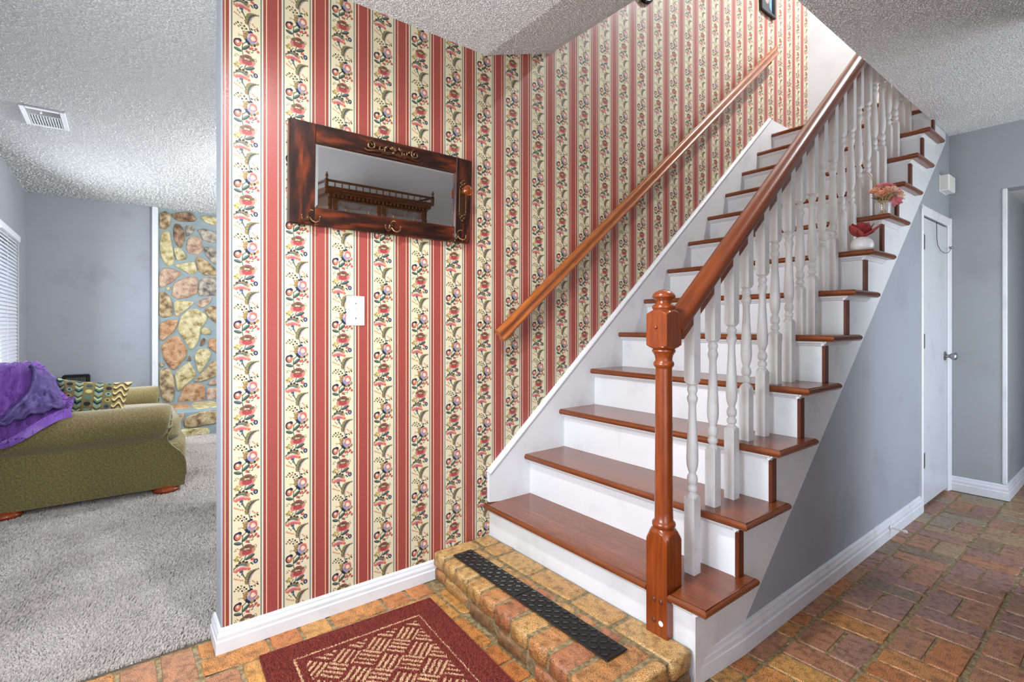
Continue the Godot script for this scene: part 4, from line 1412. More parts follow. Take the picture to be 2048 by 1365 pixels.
	obj("keyhole", s, M.black, pl)
	# three double hooks
	for x in [-0.325, 0.004, 0.328]:
		s = st()
		ball(s, Vector3(x, 0.030, th), Vector3(0.011, 0.014, 0.004), 10)
		for sg in [-1.0, 1.0]:
			tube(s, [Vector3(x, 0.030, th + 0.002), Vector3(x + sg * 0.008, 0.016, th + 0.010), Vector3(x + sg * 0.020, 0.010, th + 0.018), Vector3(x + sg * 0.030, 0.016, th + 0.022), Vector3(x + sg * 0.033, 0.028, th + 0.022)], [0.004, 0.0036, 0.0034, 0.0032, 0.003], 7)
			ball(s, Vector3(x + sg * 0.033, 0.031, th + 0.022), Vector3(0.005, 0.005, 0.005), 8)
		tube(s, [Vector3(x, 0.034, th + 0.002), Vector3(x - 0.006, 0.046, th + 0.014), Vector3(x, 0.054, th + 0.024), Vector3(x + 0.007, 0.050, th + 0.030)], [0.004, 0.0036, 0.0032, 0.003], 7)
		obj("coat_hook", s, M.antique, t)

func wall_things() -> void:
	var t := thing("light_switch", "cream single toggle light switch plate on the striped wallpaper", "light switch", Vector3(0.476, 1.192, ZW))
	var s := st()
	cb(s, Vector3(0, 0, 0.0027), Vector3(0.075, 0.120, 0.0054), 0.0024)
	obj("plate", s, M.ivory, t)
	s = st()
	cb(s, Vector3(0, 0, 0.0056), Vector3(0.011, 0.025, 0.002), 0.0006)
	cb(s, Vector3(0, 0.004, 0.010), Vector3(0.0072, 0.010, 0.013), 0.0015, Transform3D(Basis(Vector3.RIGHT, -0.4), Vector3(0, 0.004, 0)))
	obj("toggle", s, M.ivory, t)
	for y in [-0.030, 0.030]:
		s = st()
		ball(s, Vector3(0, y, 0.0054), Vector3(0.0035, 0.0035, 0.001), 8)
		obj("screw", s, M.steel, t)
	# framed picture high above the handrail
	var f := thing("picture_frame", "black framed portrait hanging high on the wallpaper above the handrail", "picture frame", Vector3(3.955, 3.705, ZW))
	s = st()
	var w := 0.25
	var h := 0.32
	for e in [[-w / 2 + 0.014, h / 2, 0.028, h], [w / 2 - 0.014, h / 2, 0.028, h]]:
		cb(s, Vector3(e[0], e[1], 0.013), Vector3(e[2], e[3], 0.026), 0.006)
	for e in [0.014, h - 0.014]:
		cb(s, Vector3(0, e, 0.0125), Vector3(w - 0.03, 0.028, 0.025), 0.006)
	for e in [[-w / 2 + 0.033, h / 2, 0.012, h - 0.056], [w / 2 - 0.033, h / 2, 0.012, h - 0.056]]:
		cb(s, Vector3(e[0], e[1], 0.009), Vector3(e[2], e[3], 0.016), 0.004)
	cb(s, Vector3(0, 0.033, 0.009), Vector3(w - 0.06, 0.012, 0.016), 0.004)
	obj("frame", s, M.black_frame, f)
	s = st()
	cb(s, Vector3(0, h / 2, 0.003), Vector3(w - 0.03, h - 0.03, 0.004), 0.0)
	obj("back_board", s, M.black, f)
	var im := Image.create(128, 160, false, Image.FORMAT_RGB8)
	im.fill(Color(0.10, 0.10, 0.12))
	for y in 160:
		for x in 128:
			if x > 84 + y * 0.1: im.set_pixel(x, y, Color(0.42, 0.56, 0.68))
			var d := Vector2((x - 64) / 30.0, (y - 78) / 42.0).length()
			if d < 1.0: im.set_pixel(x, y, Color(0.78, 0.60, 0.52).darkened(0.25 * d))
			if Vector2((x - 62) / 60.0, (y - 168) / 44.0).length() < 1.0: im.set_pixel(x, y, Color(0.07, 0.07, 0.09))
	var pm := mat(Color.WHITE, 0.3)
	pm.albedo_texture = ImageTexture.create_from_image(im)
	s = st()
	var x0 := -w / 2 + 0.036
	var c := [Vector3(x0, 0.036, 0.006), Vector3(-x0, 0.036, 0.006), Vector3(-x0, h - 0.036, 0.006), Vector3(x0, h - 0.036, 0.006)]
	var uv := [Vector2(0, 1), Vector2(1, 1), Vector2(1, 0), Vector2(0, 0)]
	for i in [0, 2, 1, 0, 3, 2]:
		s.set_uv(uv[i])
		s.add_vertex(c[i])
	obj("portrait", s, pm, f)
	# lower tip of an oval frame at the very top of the picture
	f = thing("oval_frame", "dark oval frame on the wallpaper cut off by the picture's top edge", "picture frame", Vector3(2.335, 3.315, ZW))
	s = st()
	var ring := []
	for i in 29:
		var a := TAU * i / 28
		ring.append(Vector3(sin(a) * 0.10, -cos(a) * 0.135, 0.010))
	tube(s, ring, 0.013, 8, false)
	for k in 3:
		ball(s, Vector3((k - 1) * 0.022, -0.142 + absf(k - 1) * 0.006, 0.012), Vector3(0.016, 0.011, 0.009), 8)
	obj("frame", s, M.dark_metal, f)
	s = st()
	lathe(s, prof([0.0, 0.004, 1.0, 0.004, 1.0, 0.0, 0.0, 0.0]), 28, Transform3D(Basis(Vector3(0.094, 0, 0), Vector3(0, 0, 1), Vector3(0, 0.128, 0)), Vector3.ZERO), 20.0)
	obj("back_board", s, M.black, f)

# ---------------------------------------------------------------- flowers on the stairs
func petal(s: SurfaceTool, xf: Transform3D, l: float, w: float, curl: float, tip := 0.0) -> void:
	# a cupped petal: thin shell with both faces
	var rows := []
	for i in 6:
		var t := i / 5.0
		var row := []
		for j in 5:
			var u := (j - 2) / 2.0
			var ww := w * (sin(PI * (0.12 + 0.80 * t)) * (1.0 - 0.25 * t * tip)) * (0.25 if i == 5 and tip > 0.0 else 1.0)
			row.append(xf * Vector3(u * ww, l * (t - curl * 0.35 * t * t * t), curl * l * 0.55 * t * t - 0.22 * w * u * u * (1.0 - t * 0.6) + 0.03 * l * sin(u * 7.0 + t * 5.0) * t))
		rows.append(row)
	s.set_smooth_group(rng.randi() % 100000 + 20)
	for i in 5:
		for j in 4:
			var q := [rows[i][j], rows[i][j + 1], rows[i + 1][j + 1], rows[i + 1][j]]
			poly(s, q, xf.basis.z * -1.0)

func vases() -> void:
	# ribbed white bowl vase and its red flower
	var at := Vector3(2.603, ty(7), 1.085)
	var v := thing("vase", "small round ribbed white vase holding a red flower on the stairs", "vase", at)
	var rings := []
	for p in [[0.026, 0.0], [0.040, 0.004], [0.0475, 0.016], [0.049, 0.028], [0.046, 0.042], [0.037, 0.055], [0.026, 0.063], [0.023, 0.066], [0.020, 0.065], [0.020, 0.050]]:
		var ring := []
		for i in 72:
			var a := TAU * i / 72
			var r: float = p[0] + 0.0018 * (absf(cos(a * 9)) - 0.6) * clampf((p[0] - 0.022) / 0.02, 0, 1)
			ring.append(Vector3(r * cos(a), p[1], r * sin(a)))
		rings.append(ring)
	var s := st()
	loft(s, rings, true)
	obj("bowl", s, M.porcelain, v)
	var f := thing("red_flower", "dusky red artificial flower sitting in the white ribbed vase", "flower", at + Vector3(0, 0.062, 0))
	var reds := [mat(Color(0.62, 0.22, 0.22), 0.75), mat(Color(0.70, 0.31, 0.29), 0.75), mat(Color(0.52, 0.15, 0.17), 0.75)]
	for m in reds:
		m.backlight_enabled = true
		m.backlight = Color(0.25, 0.05, 0.05)
	var k := 0
	for layer in [[6, 0.066, 0.036, 1.15, 1.1], [7, 0.068, 0.036, 0.80, 0.9], [6, 0.064, 0.034, 0.48, 0.5], [5, 0.058, 0.029, 0.22, 0.2], [4, 0.044, 0.020, 0.02, -0.2]]:
		for i in layer[0]:
			s = st()
			var yaw: float = TAU * (i + 0.5 * (k % 2)) / layer[0] + rng.randf_range(-0.15, 0.15)
			var b := Basis(Vector3.UP, yaw) * Basis(Vector3.RIGHT, layer[3] + rng.randf_range(-0.12, 0.12))
			petal(s, Transform3D(b, b * Vector3(0, 0.004, 0)), layer[1] * rng.randf_range(0.9, 1.1), layer[2], layer[4] * -0.6, 0.35)
			obj("petal", s, reds[(i + k) % 3], f)
		k += 1
	s = st()
	lathe(s, prof([0.0, -0.03, 0.005, -0.03, 0.007, -0.005, 0.016, 0.004, 0.0, 0.014]), 10)
	obj("calyx", s, M.stem, f)
	# glass tumbler with a pink bunch
	at = Vector3(2.900, ty(8), 1.088)
	v = thing("glass_vase", "small clear glass tumbler vase with dried stems on the stairs", "vase", at)
	s = st()
	lathe(s, prof([0.0, 0.0, 0.034, 0.0, 0.036, 0.003, 0.038, 0.075, 0.0365, 0.075, 0.0345, 0.008, 0.0, 0.007]), 28)
	obj("tumbler", s, M.glass, v)
	f = thing("pink_bouquet", "bunch of pink and peach artificial flowers in the glass tumbler", "flowers", at)
	s = st()
	for i in 16:
		var a := TAU * i / 16 + 0.2 * (i % 3)
		var r := 0.012 + 0.012 * ((i * 7) % 5) / 4.0
		tube(s, [Vector3(-cos(a) * r, 0.008, -sin(a) * r), Vector3(cos(a) * r * 0.4, 0.07, sin(a) * r * 0.4), Vector3(cos(a) * (r + 0.025), 0.125, sin(a) * (r + 0.025))], 0.0016, 5)
	obj("stems", s, M.straw, f)
	s = st()
	for i in 2:
		tube(s, [Vector3(-0.004 * i, 0.10, 0), Vector3(-0.030 - 0.012 * i, 0.19, -0.03), Vector3(-0.05 - 0.016 * i, 0.235 - 0.02 * i, -0.05)], 0.0014, 5)
	obj("dry_twig", s, M.straw, f)
	s = st()
	var tie := []
	for i in 17:
		tie.append(Vector3(cos(TAU * i / 16) * 0.018, 0.082 + 0.002 * sin(i), sin(TAU * i / 16) * 0.018))
	tube(s, tie, 0.002, 5, false)
	obj("twine", s, M.straw, f)
	var pinks := [mat(Color(0.92, 0.58, 0.60), 0.8), mat(Color(0.95, 0.73, 0.60), 0.8), mat(Color(0.96, 0.85, 0.78), 0.8), mat(Color(0.90, 0.50, 0.55), 0.8), mat(Color(0.94, 0.86, 0.70), 0.8)]
	for m in pinks:
		m.backlight_enabled = true
		m.backlight = Color(0.3, 0.2, 0.18)
	for e in [[-0.050, 0.118, 0.035, 1], [-0.012, 0.150, 0.025, 3], [0.030, 0.150, 0.015, 4], [0.045, 0.120, 0.035, 2], [0.055, 0.118, -0.015, 2], [-0.045, 0.125, -0.02, 1], [0.005, 0.128, 0.048, 0], [-0.020, 0.135, -0.035, 2], [0.025, 0.140, -0.035, 0], [0.038, 0.085, 0.045, 3], [0.055, 0.082, 0.020, 0], [-0.030, 0.120, 0.05, 2], [0.018, 0.112, 0.058, 1], [-0.058, 0.105, 0.01, 1], [0.0, 0.155, -0.01, 0], [0.030, 0.100, 0.055, 2], [0.062, 0.105, 0.02, 4]]:
		var c := Vector3(e[0], e[1], e[2])
		var dir := (c - Vector3(0, 0.06, 0)).normalized()
		var bs := Basis(Quaternion(Vector3.UP, dir))
		s = st()
		for ring in [[6, 0.030, 0.015, 1.25], [5, 0.025, 0.013, 0.8], [4, 0.019, 0.011, 0.35]]:
			for i in ring[0]:
				var b := bs * Basis(Vector3.UP, TAU * i / ring[0] + ring[3]) * Basis(Vector3.RIGHT, ring[3])
				petal(s, Transform3D(b, c), ring[1], ring[2], -0.35)
		obj("bloom", s, pinks[e[3]], f)
	s = st()
	for i in 6:
		var a := TAU * i / 6 + 0.4
		var b := Basis(Vector3.UP, a) * Basis(Vector3.RIGHT, 1.35)
		petal(s, Transform3D(b, Vector3(cos(a) * 0.008, 0.088, sin(a) * 0.008)), 0.045, 0.009, -0.3, 1.0)
	obj("leaves", s, M.stem, f)

# ---------------------------------------------------------------- living room
func tuft_mesh(h: float, w: float) -> ArrayMesh:
	var s := st()
	var c := []
	for i in 3:
		c.append(Vector3(cos(TAU * i / 3) * w, 0, sin(TAU * i / 3) * w))
	var m := []
	for i in 3:
		m.append(Vector3(cos(TAU * i / 3 + 0.5) * w * 0.95 + h * 0.12, h * 0.62, sin(TAU * i / 3 + 0.5) * w * 0.95))
	var tip := Vector3(h * 0.34, h, 0)
	for i in 3:
		var j := (i + 1) % 3
		poly(s, [c[i], c[j], m[j], m[i]], m[i] + m[j])
		tri(s, m[i], m[j], tip, Vector3.UP + m[i])
	s.generate_normals()
	return s.commit()

func scatter(called: String, mesh: Mesh, at: Array, parent: Node) -> void:
	var mm := MultiMesh.new()
	mm.transform_format = MultiMesh.TRANSFORM_3D
	mm.use_colors = true
	mm.mesh = mesh
	mm.instance_count = at.size()
	for i in at.size():
		mm.set_instance_transform(i, at[i][0])
		mm.set_instance_color(i, at[i][1])
	var o := MultiMeshInstance3D.new()
	o.name = called
	o.multimesh = mm
	o.material_override = M.pile
	o.set_meta("kind", "stuff")
	parent.add_child(o, true)

func carpet() -> void:
	var s := st()
	bb(s, Vector3(-1.0, -0.1, -4.87), Vector3(3.58, 0.004, -0.127), 0.0)
	var f := struct("floor_carpet", s, M.carpet, "beige grey shaggy carpet of the room at the left", "carpet")
	var at := []
	var n := noise(71, 1.6, FastNoiseLite.TYPE_SIMPLEX_SMOOTH, 3)
	var z := -0.128
	while z > -4.1:
		var step := 0.0056 + 0.0016 * -z
		var x := -1.0
		var xe := minf(0.02 + 0.16 * -z, 0.75)
		while x < xe:
			var p := Vector3(x + rng.randf_range(-0.4, 0.4) * step, 0.002, z + rng.randf_range(-0.4, 0.4) * step)
			var w := n.get_noise_2d(p.x, p.z)
			var sc := step / 0.0056 * rng.randf_range(0.8, 1.2)
			var b := Basis(Vector3.UP, rng.randf_range(0, TAU) * 0.35 + w * 3.0) * Basis(Vector3(0, 0, 1), rng.randf_range(-0.5, 0.2))
			var v := rng.randf_range(0.78, 1.12)
			at.append([Transform3D(b.scaled(Vector3(sc, minf(sc, 1.5), sc)), p), Color(0.50 * v, 0.455 * v, 0.415 * v)])
			x += step
		z -= step
	scatter("carpet_pile", tuft_mesh(0.013, 0.0036), at, f)

func floor_mat() -> void:
	var t := thing("floor_mat", "dark red doormat with a beige lattice of dashes beside the brick step", "mat", Vector3(0.391, 0, 0.617))
	t.rotation.y = -0.048
	var s := st()
	cb(s, Vector3(0, 0.003, 0), Vector3(0.636, 0.006, 1.0), 0.001)
	obj("backing", s, M.rug_back, t)
	s = st()
	for x in [-0.316, 0.316]:
		tube(s, [Vector3(x, 0.006, -0.498), Vector3(x, 0.006, 0.498)], 0.0042, 6)
	for z in [-0.498, 0.498]:
		tube(s, [Vector3(-0.316, 0.006, z), Vector3(0.316, 0.006, z)], 0.0042, 6)
	obj("bound_edge", s, M.rug_back, t)
	var at := []
	var z := -0.492
	while z < 0.28:
		var x := -0.31
		while x < 0.311:
			var p := Vector3(x + rng.randf_range(-0.0009, 0.0009), 0.005, z + rng.randf_range(-0.0009, 0.0009))
			var cream := false
			var ex := minf(0.318 - absf(x), z + 0.5)
			if ex > 0.088 and ex < 0.0935 and absf(x) < 0.2305 and z > -0.413:
				cream = true
			elif ex > 0.118:
				var a := (x + z) * 0.7071 + 10.0
				var c := (x - z) * 0.7071 + 10.0
				var bl := 0.078
				var i := int(floor(a / bl))
				var j := int(floor(c / bl))
				var la := fposmod(a, bl)
				var lc := fposmod(c, bl)
				var across := la if (i + j) % 2 == 0 else lc
				var along := lc if (i + j) % 2 == 0 else la
				cream = fposmod(across, bl / 4.0) > bl / 4.0 * 0.54 and along > 0.005 and along < bl - 0.005
			var v := rng.randf_range(0.75, 1.2)
			var col := Color(0.62 * v, 0.40 * v, 0.22 * v) if cream else Color(0.20 * v, 0.028 * v, 0.018 * v)
			var b := Basis(Vector3.UP, rng.randf_range(0, TAU)) * Basis(Vector3(0, 0, 1), rng.randf_range(-0.3, 0.1))
			at.append([Transform3D(b.scaled(Vector3.ONE * rng.randf_range(0.85, 1.15)), p), col])
			x += 0.0034
		z += 0.0034
	scatter("pile", tuft_mesh(0.0065, 0.0024), at, t)

func cushion_mesh(size: Vector3, puff: float, n := 10) -> SurfaceTool:
	# rounded upholstered block
	var s := st()
	s.set_smooth_group(1)
	for ax in 3:
		for sg in [-1.0, 1.0]:
			for i in n:
				for j in n:
					var q := []
					for k in [[0, 0], [1, 0], [1, 1], [0, 1]]:
						var v := Vector3.ZERO
						v[ax] = sg
						v[(ax + 1) % 3] = (i + k[0]) * 2.0 / n - 1.0
						v[(ax + 2) % 3] = (j + k[1]) * 2.0 / n - 1.0
						var p := Vector3.ZERO
						var l := pow(pow(absf(v.x), 6) + pow(absf(v.y), 6) + pow(absf(v.z), 6), 1.0 / 6.0)
						for a in 3:
							p[a] = v[a] / l * size[a] / 2.0
						p *= Vector3(1, 1, 1)
						p[1] += puff * signf(v.y) * (1.0 - v.x * v.x) * (1.0 - v.z * v.z) * absf(v.y)
						q.append(p)
					poly(s, q, q[0] + q[1] + q[2] + q[3])
	return s

func sofa() -> void:
	var t := thing("sofa", "olive green upholstered roll arm armchair on round wooden feet", "sofa", Vector3(-0.45, 0, -2.75))
	var o := Vector3(0.45, 0, 2.75)
	var s: SurfaceTool
	for side in 2:
		var zf := -2.09 if side == 0 else -3.50     # outer face
		var dz := -1.0 if side == 0 else 1.0
		# panel with its front edge flaring forward at the foot
		s = st()
		var p := PackedVector2Array([Vector2(-0.97, 0.05), Vector2(0.072, 0.05), Vector2(0.078, 0.12), Vector2(0.074, 0.20), Vector2(0.064, 0.245), Vector2(0.045, 0.275), Vector2(0.015, 0.305), Vector2(-0.012, 0.335), Vector2(-0.028, 0.365), Vector2(-0.03, 0.42), Vector2(-0.97, 0.42)])
		prism(s, p, o + Vector3(0, 0, zf), Vector3.RIGHT, Vector3.UP, Vector3(0, 0, dz * 0.13), 25.0)
		obj("arm_panel", s, M.sofa, t)
		# the roll
		s = st()
		var rings := []
		for e in [[-0.97, 1.0], [-0.70, 1.0], [-0.42, 1.0], [-0.20, 0.99], [-0.09, 0.985], [-0.05, 0.97], [-0.028, 0.92], [-0.015, 0.78], [-0.008, 0.5], [-0.006, 0.2]]:
			var ring := []
			for i in 28:
				var a := TAU * i / 28
				var r: float = 0.118 * e[1] * (1.0 + 0.015 * sin(a * 3 + e[0] * 9))
				var sag := 0.010 * sin((e[0] + 0.97) * 3.3)
				ring.append(o + Vector3(e[0] + 0.02 * sin(a) * e[1], 0.487 + r * sin(a) - sag, zf + dz * 0.048 + r * cos(a)))
			rings.append(ring)
		loft(s, rings, true)
		obj("rolled_arm", s, M.sofa, t)
		# gathered folds on the front of the roll
		s = st()
		for i in 11:
			var a := TAU * i / 11 + 0.2
			var c := o + Vector3(-0.006, 0.487, zf + dz * 0.048)
			tube(s, [c + Vector3(0.006, 0.015 * sin(a), 0.015 * cos(a)), c + Vector3(0.004, 0.06 * sin(a), 0.06 * cos(a)), c + Vector3(-0.016, 0.104 * sin(a), 0.104 * cos(a))], [0.004, 0.0075, 0.004], 6)
		obj("gathered_front", s, M.sofa, t)
		# piping down the front edge
		s = st()
		var pp := []
		for i in range(9, 1, -1):
			pp.append(o + Vector3(p[i].x + 0.003, p[i].y, zf + 0.002 * -dz))
		tube(s, pp, 0.0055, 7)
		obj("piping", s, M.sofa, t)
	s = st()
	bb(s, o + Vector3(-0.97, 0.05, -3.45), o + Vector3(0.06, 0.31, -2.2), 0.02)
	obj("base", s, M.sofa, t)
	s = cushion_mesh(Vector3(0.26, 0.10, 1.12), 0.0)
	var m := obj("front_rail", s, M.sofa, t)
	m.position = o + Vector3(-0.02, 0.22, -2.79)
	m.scale = Vector3(1, 2.2, 1)
	s = cushion_mesh(Vector3(0.86, 0.17, 1.09), 0.012)
	m = obj("seat_cushion", s, M.sofa, t)
	m.position = o + Vector3(-0.345, 0.395, -2.795)
	s = cushion_mesh(Vector3(0.24, 0.66, 1.02), 0.0)
	m = obj("backrest", s, M.sofa, t)
	m.position = o + Vector3(-0.87, 0.485, -2.90)
	m.rotation.z = 0.06
	for e in [[-0.03, -2.135], [-0.80, -2.135], [-0.03, -3.44], [-0.80, -3.44]]:
		s = st()
		lathe(s, prof([0.0, 0.0, 0.050, 0.0, 0.066, 0.008, 0.078, 0.022, 0.078, 0.032, 0.066, 0.046, 0.040, 0.055, 0.0, 0.055]), 22, Transform3D(Basis(), o + Vector3(e[0], 0.003, e[1])), 60.0)
		obj("bun_foot", s, M.orange_foot, t)

func sheet_cloth(s: SurfaceTool, rows: Array, th: float) -> void:
	# a thin cloth: the rows of points, and the same a little lower
	var R := rows.size()
	var C: int = rows[0].size()
	for k in 2:
		s.set_smooth_group(k + 1)
		for i in R - 1:
			for j in C - 1:
				var q := [rows[i][j], rows[i][j + 1], rows[i + 1][j + 1], rows[i + 1][j]]
				var nrm: Vector3 = (q[1] - q[0]).cross(q[3] - q[0]).normalized()
				if nrm.y < 0 or (absf(nrm.y) < 0.2 and nrm.z < 0): nrm = -nrm
				if k == 1:
					for a in 4: q[a] -= nrm * th
				poly(s, q, nrm if k == 0 else -nrm)

func along(path: Array, t: float) -> Vector2:
	var f := clampf(t, 0.0, 0.9999) * (path.size() - 1)
	var i := int(f)
	return (path[i] as Vector2).cubic_interpolate(path[mini(i + 1, path.size() - 1)], path[maxi(i - 1, 0)], path[mini(i + 2, path.size() - 1)], f - i)

func textiles() -> void:
	var n := noise(81, 3.2, FastNoiseLite.TYPE_SIMPLEX_SMOOTH, 4)
	# lavender blanket heaped over the back of the chair
	var t := thing("lavender_blanket", "smooth lavender blanket heaped over the back of the olive armchair", "blanket")
	var s := st()
	var rows := []
	for i in 25:
		var row := []
		for j in 25:
			var x := -0.985 + 0.46 * i / 24.0
			var z := -3.12 + 0.76 * j / 24.0
			var u := (x + 0.985) / 0.46
			var y := 0.48 + 0.385 * pow(maxf(0.0, 1.0 - pow(u, 3.2)), 0.75)
			var e := clampf(minf(j, 24 - j) / 5.0, 0.0, 1.0)
			y = lerpf(0.50, y, sqrt(e)) + 0.018 * n.get_noise_2d(x * 1.4, z * 1.4)
			row.append(Vector3(x, y, z))
		rows.append(row)
	sheet_cloth(s, rows, 0.012)
	obj("cloth", s, M.lavender, t)
	# shaggy purple throw over the near arm, with its satin edge
	t = thing("purple_throw", "shaggy purple throw with a satin ribbon edge draped over the near arm", "throw")
	var path := [Vector2(-2.60, 0.893), Vector2(-2.45, 0.885), Vector2(-2.32, 0.84), Vector2(-2.22, 0.745), Vector2(-2.14, 0.662), Vector2(-2.065, 0.612), Vector2(-2.018, 0.548), Vector2(-2.004, 0.485), Vector2(-2.012, 0.44)]
	s = st()
	rows = []
	var edge_a := []
	var edge_b := []
	for i in 41:
		var u := i / 40.0
		var x := -0.985 + 0.475 * u
		var row := []
		var vmax := 0.93 - 0.33 * smoothstep(0.25, 1.0, u)
		for j in 31:
			var v := vmax * j / 30.0
			var p := along(path, v)
			var w := 0.009 * n.get_noise_2d(x * 6.0, v * 2.0) + 0.004 * sin(x * 130.0 + 3.0 * n.get_noise_2d(x, v * 3))
			row.append(Vector3(x + 0.01 * n.get_noise_2d(v * 3.0, x), minf(p.y, 0.63) + maxf(p.y - 0.63, 0.0) * (1.0 - 0.92 * smoothstep(-0.72, -0.53, x)) + w, p.x + absf(w) * 0.8))
		rows.append(row)
		var p1 := along(path, vmax - 0.005)
		var p2 := along(path, vmax + 0.085)
		edge_a.append(Vector3(x, p1.y + 0.006, p1.x + 0.008))
		edge_b.append(Vector3(x + 0.01, p2.y, p2.x + 0.010 + 0.004 * sin(x * 60.0)))
	sheet_cloth(s, rows, 0.008)
	obj("cloth", s, M.purple, t)
	s = st()
	var strip := []
	for i in 41:
		var r := []
		for j in 5:
			r.append((edge_a[i] as Vector3).lerp(edge_b[i], j / 4.0) + Vector3(0, 0, 0.004 * sin(PI * j / 4.0)))
		strip.append(r)
	sheet_cloth(s, strip, 0.004)
	part_label(obj("ribbon_edge", s, M.ribbon, t), "bright violet satin ribbon edge")
	s = st()
	for i in 620:
		var a: Array = rows[rng.randi_range(2, 39)]
		var j := rng.randi_range(2, 29)
		var p: Vector3 = a[j]
		var q: Vector3 = a[mini(j + 1, 30)]
		var d := (q - p).normalized()
		var l := rng.randf_range(0.03, 0.07)
		var off := Vector3(rng.randf_range(-0.012, 0.012), 0, 0)
		tube(s, [p + Vector3(0, 0.001, 0.001), p + d * l * 0.5 + Vector3(0, 0.006, 0.004) + off * 0.4, p + d * l + off + Vector3(0, 0.002, 0.003)], 0.0014, 3, false)
	var fr := obj("shaggy_yarn", s, M.purple, t)
	fr.set_meta("kind", "stuff")
	# dusty purple garment lying on top
	t = thing("purple_robe", "dusty blue purple garment with a rolled hem lying on the purple throw", "garment")
	path = [Vector2(-2.52, 0.872), Vector2(-2.42, 0.876), Vector2(-2.32, 0.852), Vector2(-2.225, 0.772), Vector2(-2.14, 0.685), Vector2(-2.06, 0.635), Vector2(-2.01, 0.575), Vector2(-1.995, 0.53)]
	s = st()
	rows = []
	var hem := []
	for i in 37:
		var u := i / 36.0
		var row := []
		var vmax := 0.83 - 0.16 * u
		for j in 31:
			var v := vmax * j / 30.0
			var x := lerpf(-0.69 - 0.14 * pow(maxf(0.0, (v - 0.35) / 0.5), 2.0) - 0.06 * clampf(1.0 - v / 0.35, 0.0, 1.0), -0.63 + 0.115 * pow(v, 0.6), u)
			var p := along(path, v)
			var w := 0.030 * n.get_noise_2d(x * 2.6 + v, v * 1.6 - x) + 0.008 * sin(x * 40.0 + v * 14.0 + 4.0 * n.get_noise_2d(v, x))
			var y := minf(p.y, 0.655) + maxf(p.y - 0.655, 0.0) * (1.0 - 0.85 * smoothstep(-0.72, -0.52, x)) + w
			row.append(Vector3(x + 0.012 * n.get_noise_2d(v * 2.0, 7.0), y, p.x + 0.5 * absf(w)))
		rows.append(row)
		hem.append((row[30] as Vector3) + Vector3(0, 0.002, 0.004))
	sheet_cloth(s, rows, 0.006)
	obj("cloth", s, M.robe, t)
	s = st()
	tube(s, hem, 0.008, 7)
	var left := []
	for j in range(0, 31, 2):
		left.append((rows[0][j] as Vector3) + Vector3(0, 0.004, 0.002))
	tube(s, left, 0.010, 7)
	obj("rolled_hem", s, M.robe, t)
	# printed cushion
	var im := Image.create(256, 192, false, Image.FORMAT_RGB8)
	var olive := Color(0.42, 0.38, 0.22)
	im.fill(olive)
	var pal := [Color(0.78, 0.76, 0.48), Color(0.30, 0.46, 0.44), Color(0.10, 0.11, 0.10), Color(0.45, 0.60, 0.58), Color(0.62, 0.58, 0.34), Color(0.20, 0.30, 0.34)]
	for y in 192:
		for x in 256:
			var c := olive.lerp(Color(0.50, 0.42, 0.26), 0.5 + 0.5 * sin(x * 0.21))
			var b := x / 32
			var lx := x % 32
			if b == 7 or b == 6:
				# banded end
				c = [Color(0.80, 0.74, 0.50), Color(0.24, 0.15, 0.12), Color(0.52, 0.46, 0.26)][int(y / 9.0 + sin(x * 0.15)) % 3]
			elif b % 2 == 0:
				# stacked waves
				var yy := y + 6.0 * absf(lx - 16) / 8.0
				c = pal[int(yy / 8.0) % 6]
				if lx < 3 or lx > 28: c = olive
			else:
				var d := Vector2((lx - 16) / 11.0, (fmod(y + b * 9, 26.0) - 13.0) / 8.5).length()
				if d < 1.0: c = pal[(int((y + b * 9) / 26.0) + b) % 6] if d > 0.4 or b == 3 else Color(0.10, 0.12, 0.12)
			im.set_pixel(x, y, c)
	var pm := mat(Color.WHITE, 0.9)
	pm.albedo_texture = ImageTexture.create_from_image(im)
	t = thing("throw_pillow", "olive, teal and cream patterned throw pillow beside the purple throw", "pillow", Vector3(-0.43, 0.600, -2.55))
	t.rotation = Vector3(-0.40, 0.12, -0.15)
	s = st()
	var N := 16
	for f in [-1.0, 1.0]:
		s.set_smooth_group(2)
		for i in N:
			for j in N:
				var q := []
				var uvs := []
				for k in [[0, 0], [1, 0], [1, 1], [0, 1]]:
					var u: float = (i + k[0]) * 2.0 / N - 1.0
					var v: float = (j + k[1]) * 2.0 / N - 1.0
					var pinch := 1.0 - 0.13 * (1.0 - u * u) * v * v
					var pinch2 := 1.0 - 0.13 * (1.0 - v * v) * u * u
					var z := 0.085 * pow(maxf(0.0, (1.0 - u * u) * (1.0 - v * v)), 0.45)
					q.append(Vector3(u * 0.215 * pinch2, v * 0.165 * pinch, f * z + 0.006 * n.get_noise_2d(u, v)))
					uvs.append(Vector2((u + 1) / 2, (1 - v) / 2))
				var order := [0, 1, 2, 0, 2, 3]
				var cr: Vector3 = (q[1] - q[0]).cross(q[3] - q[0])
				if cr.z * f > 0: order = [0, 2, 1, 0, 3, 2]
				for a in order:
					s.set_uv(uvs[a])
					s.add_vertex(q[a])
	obj("cover", s, pm, t)

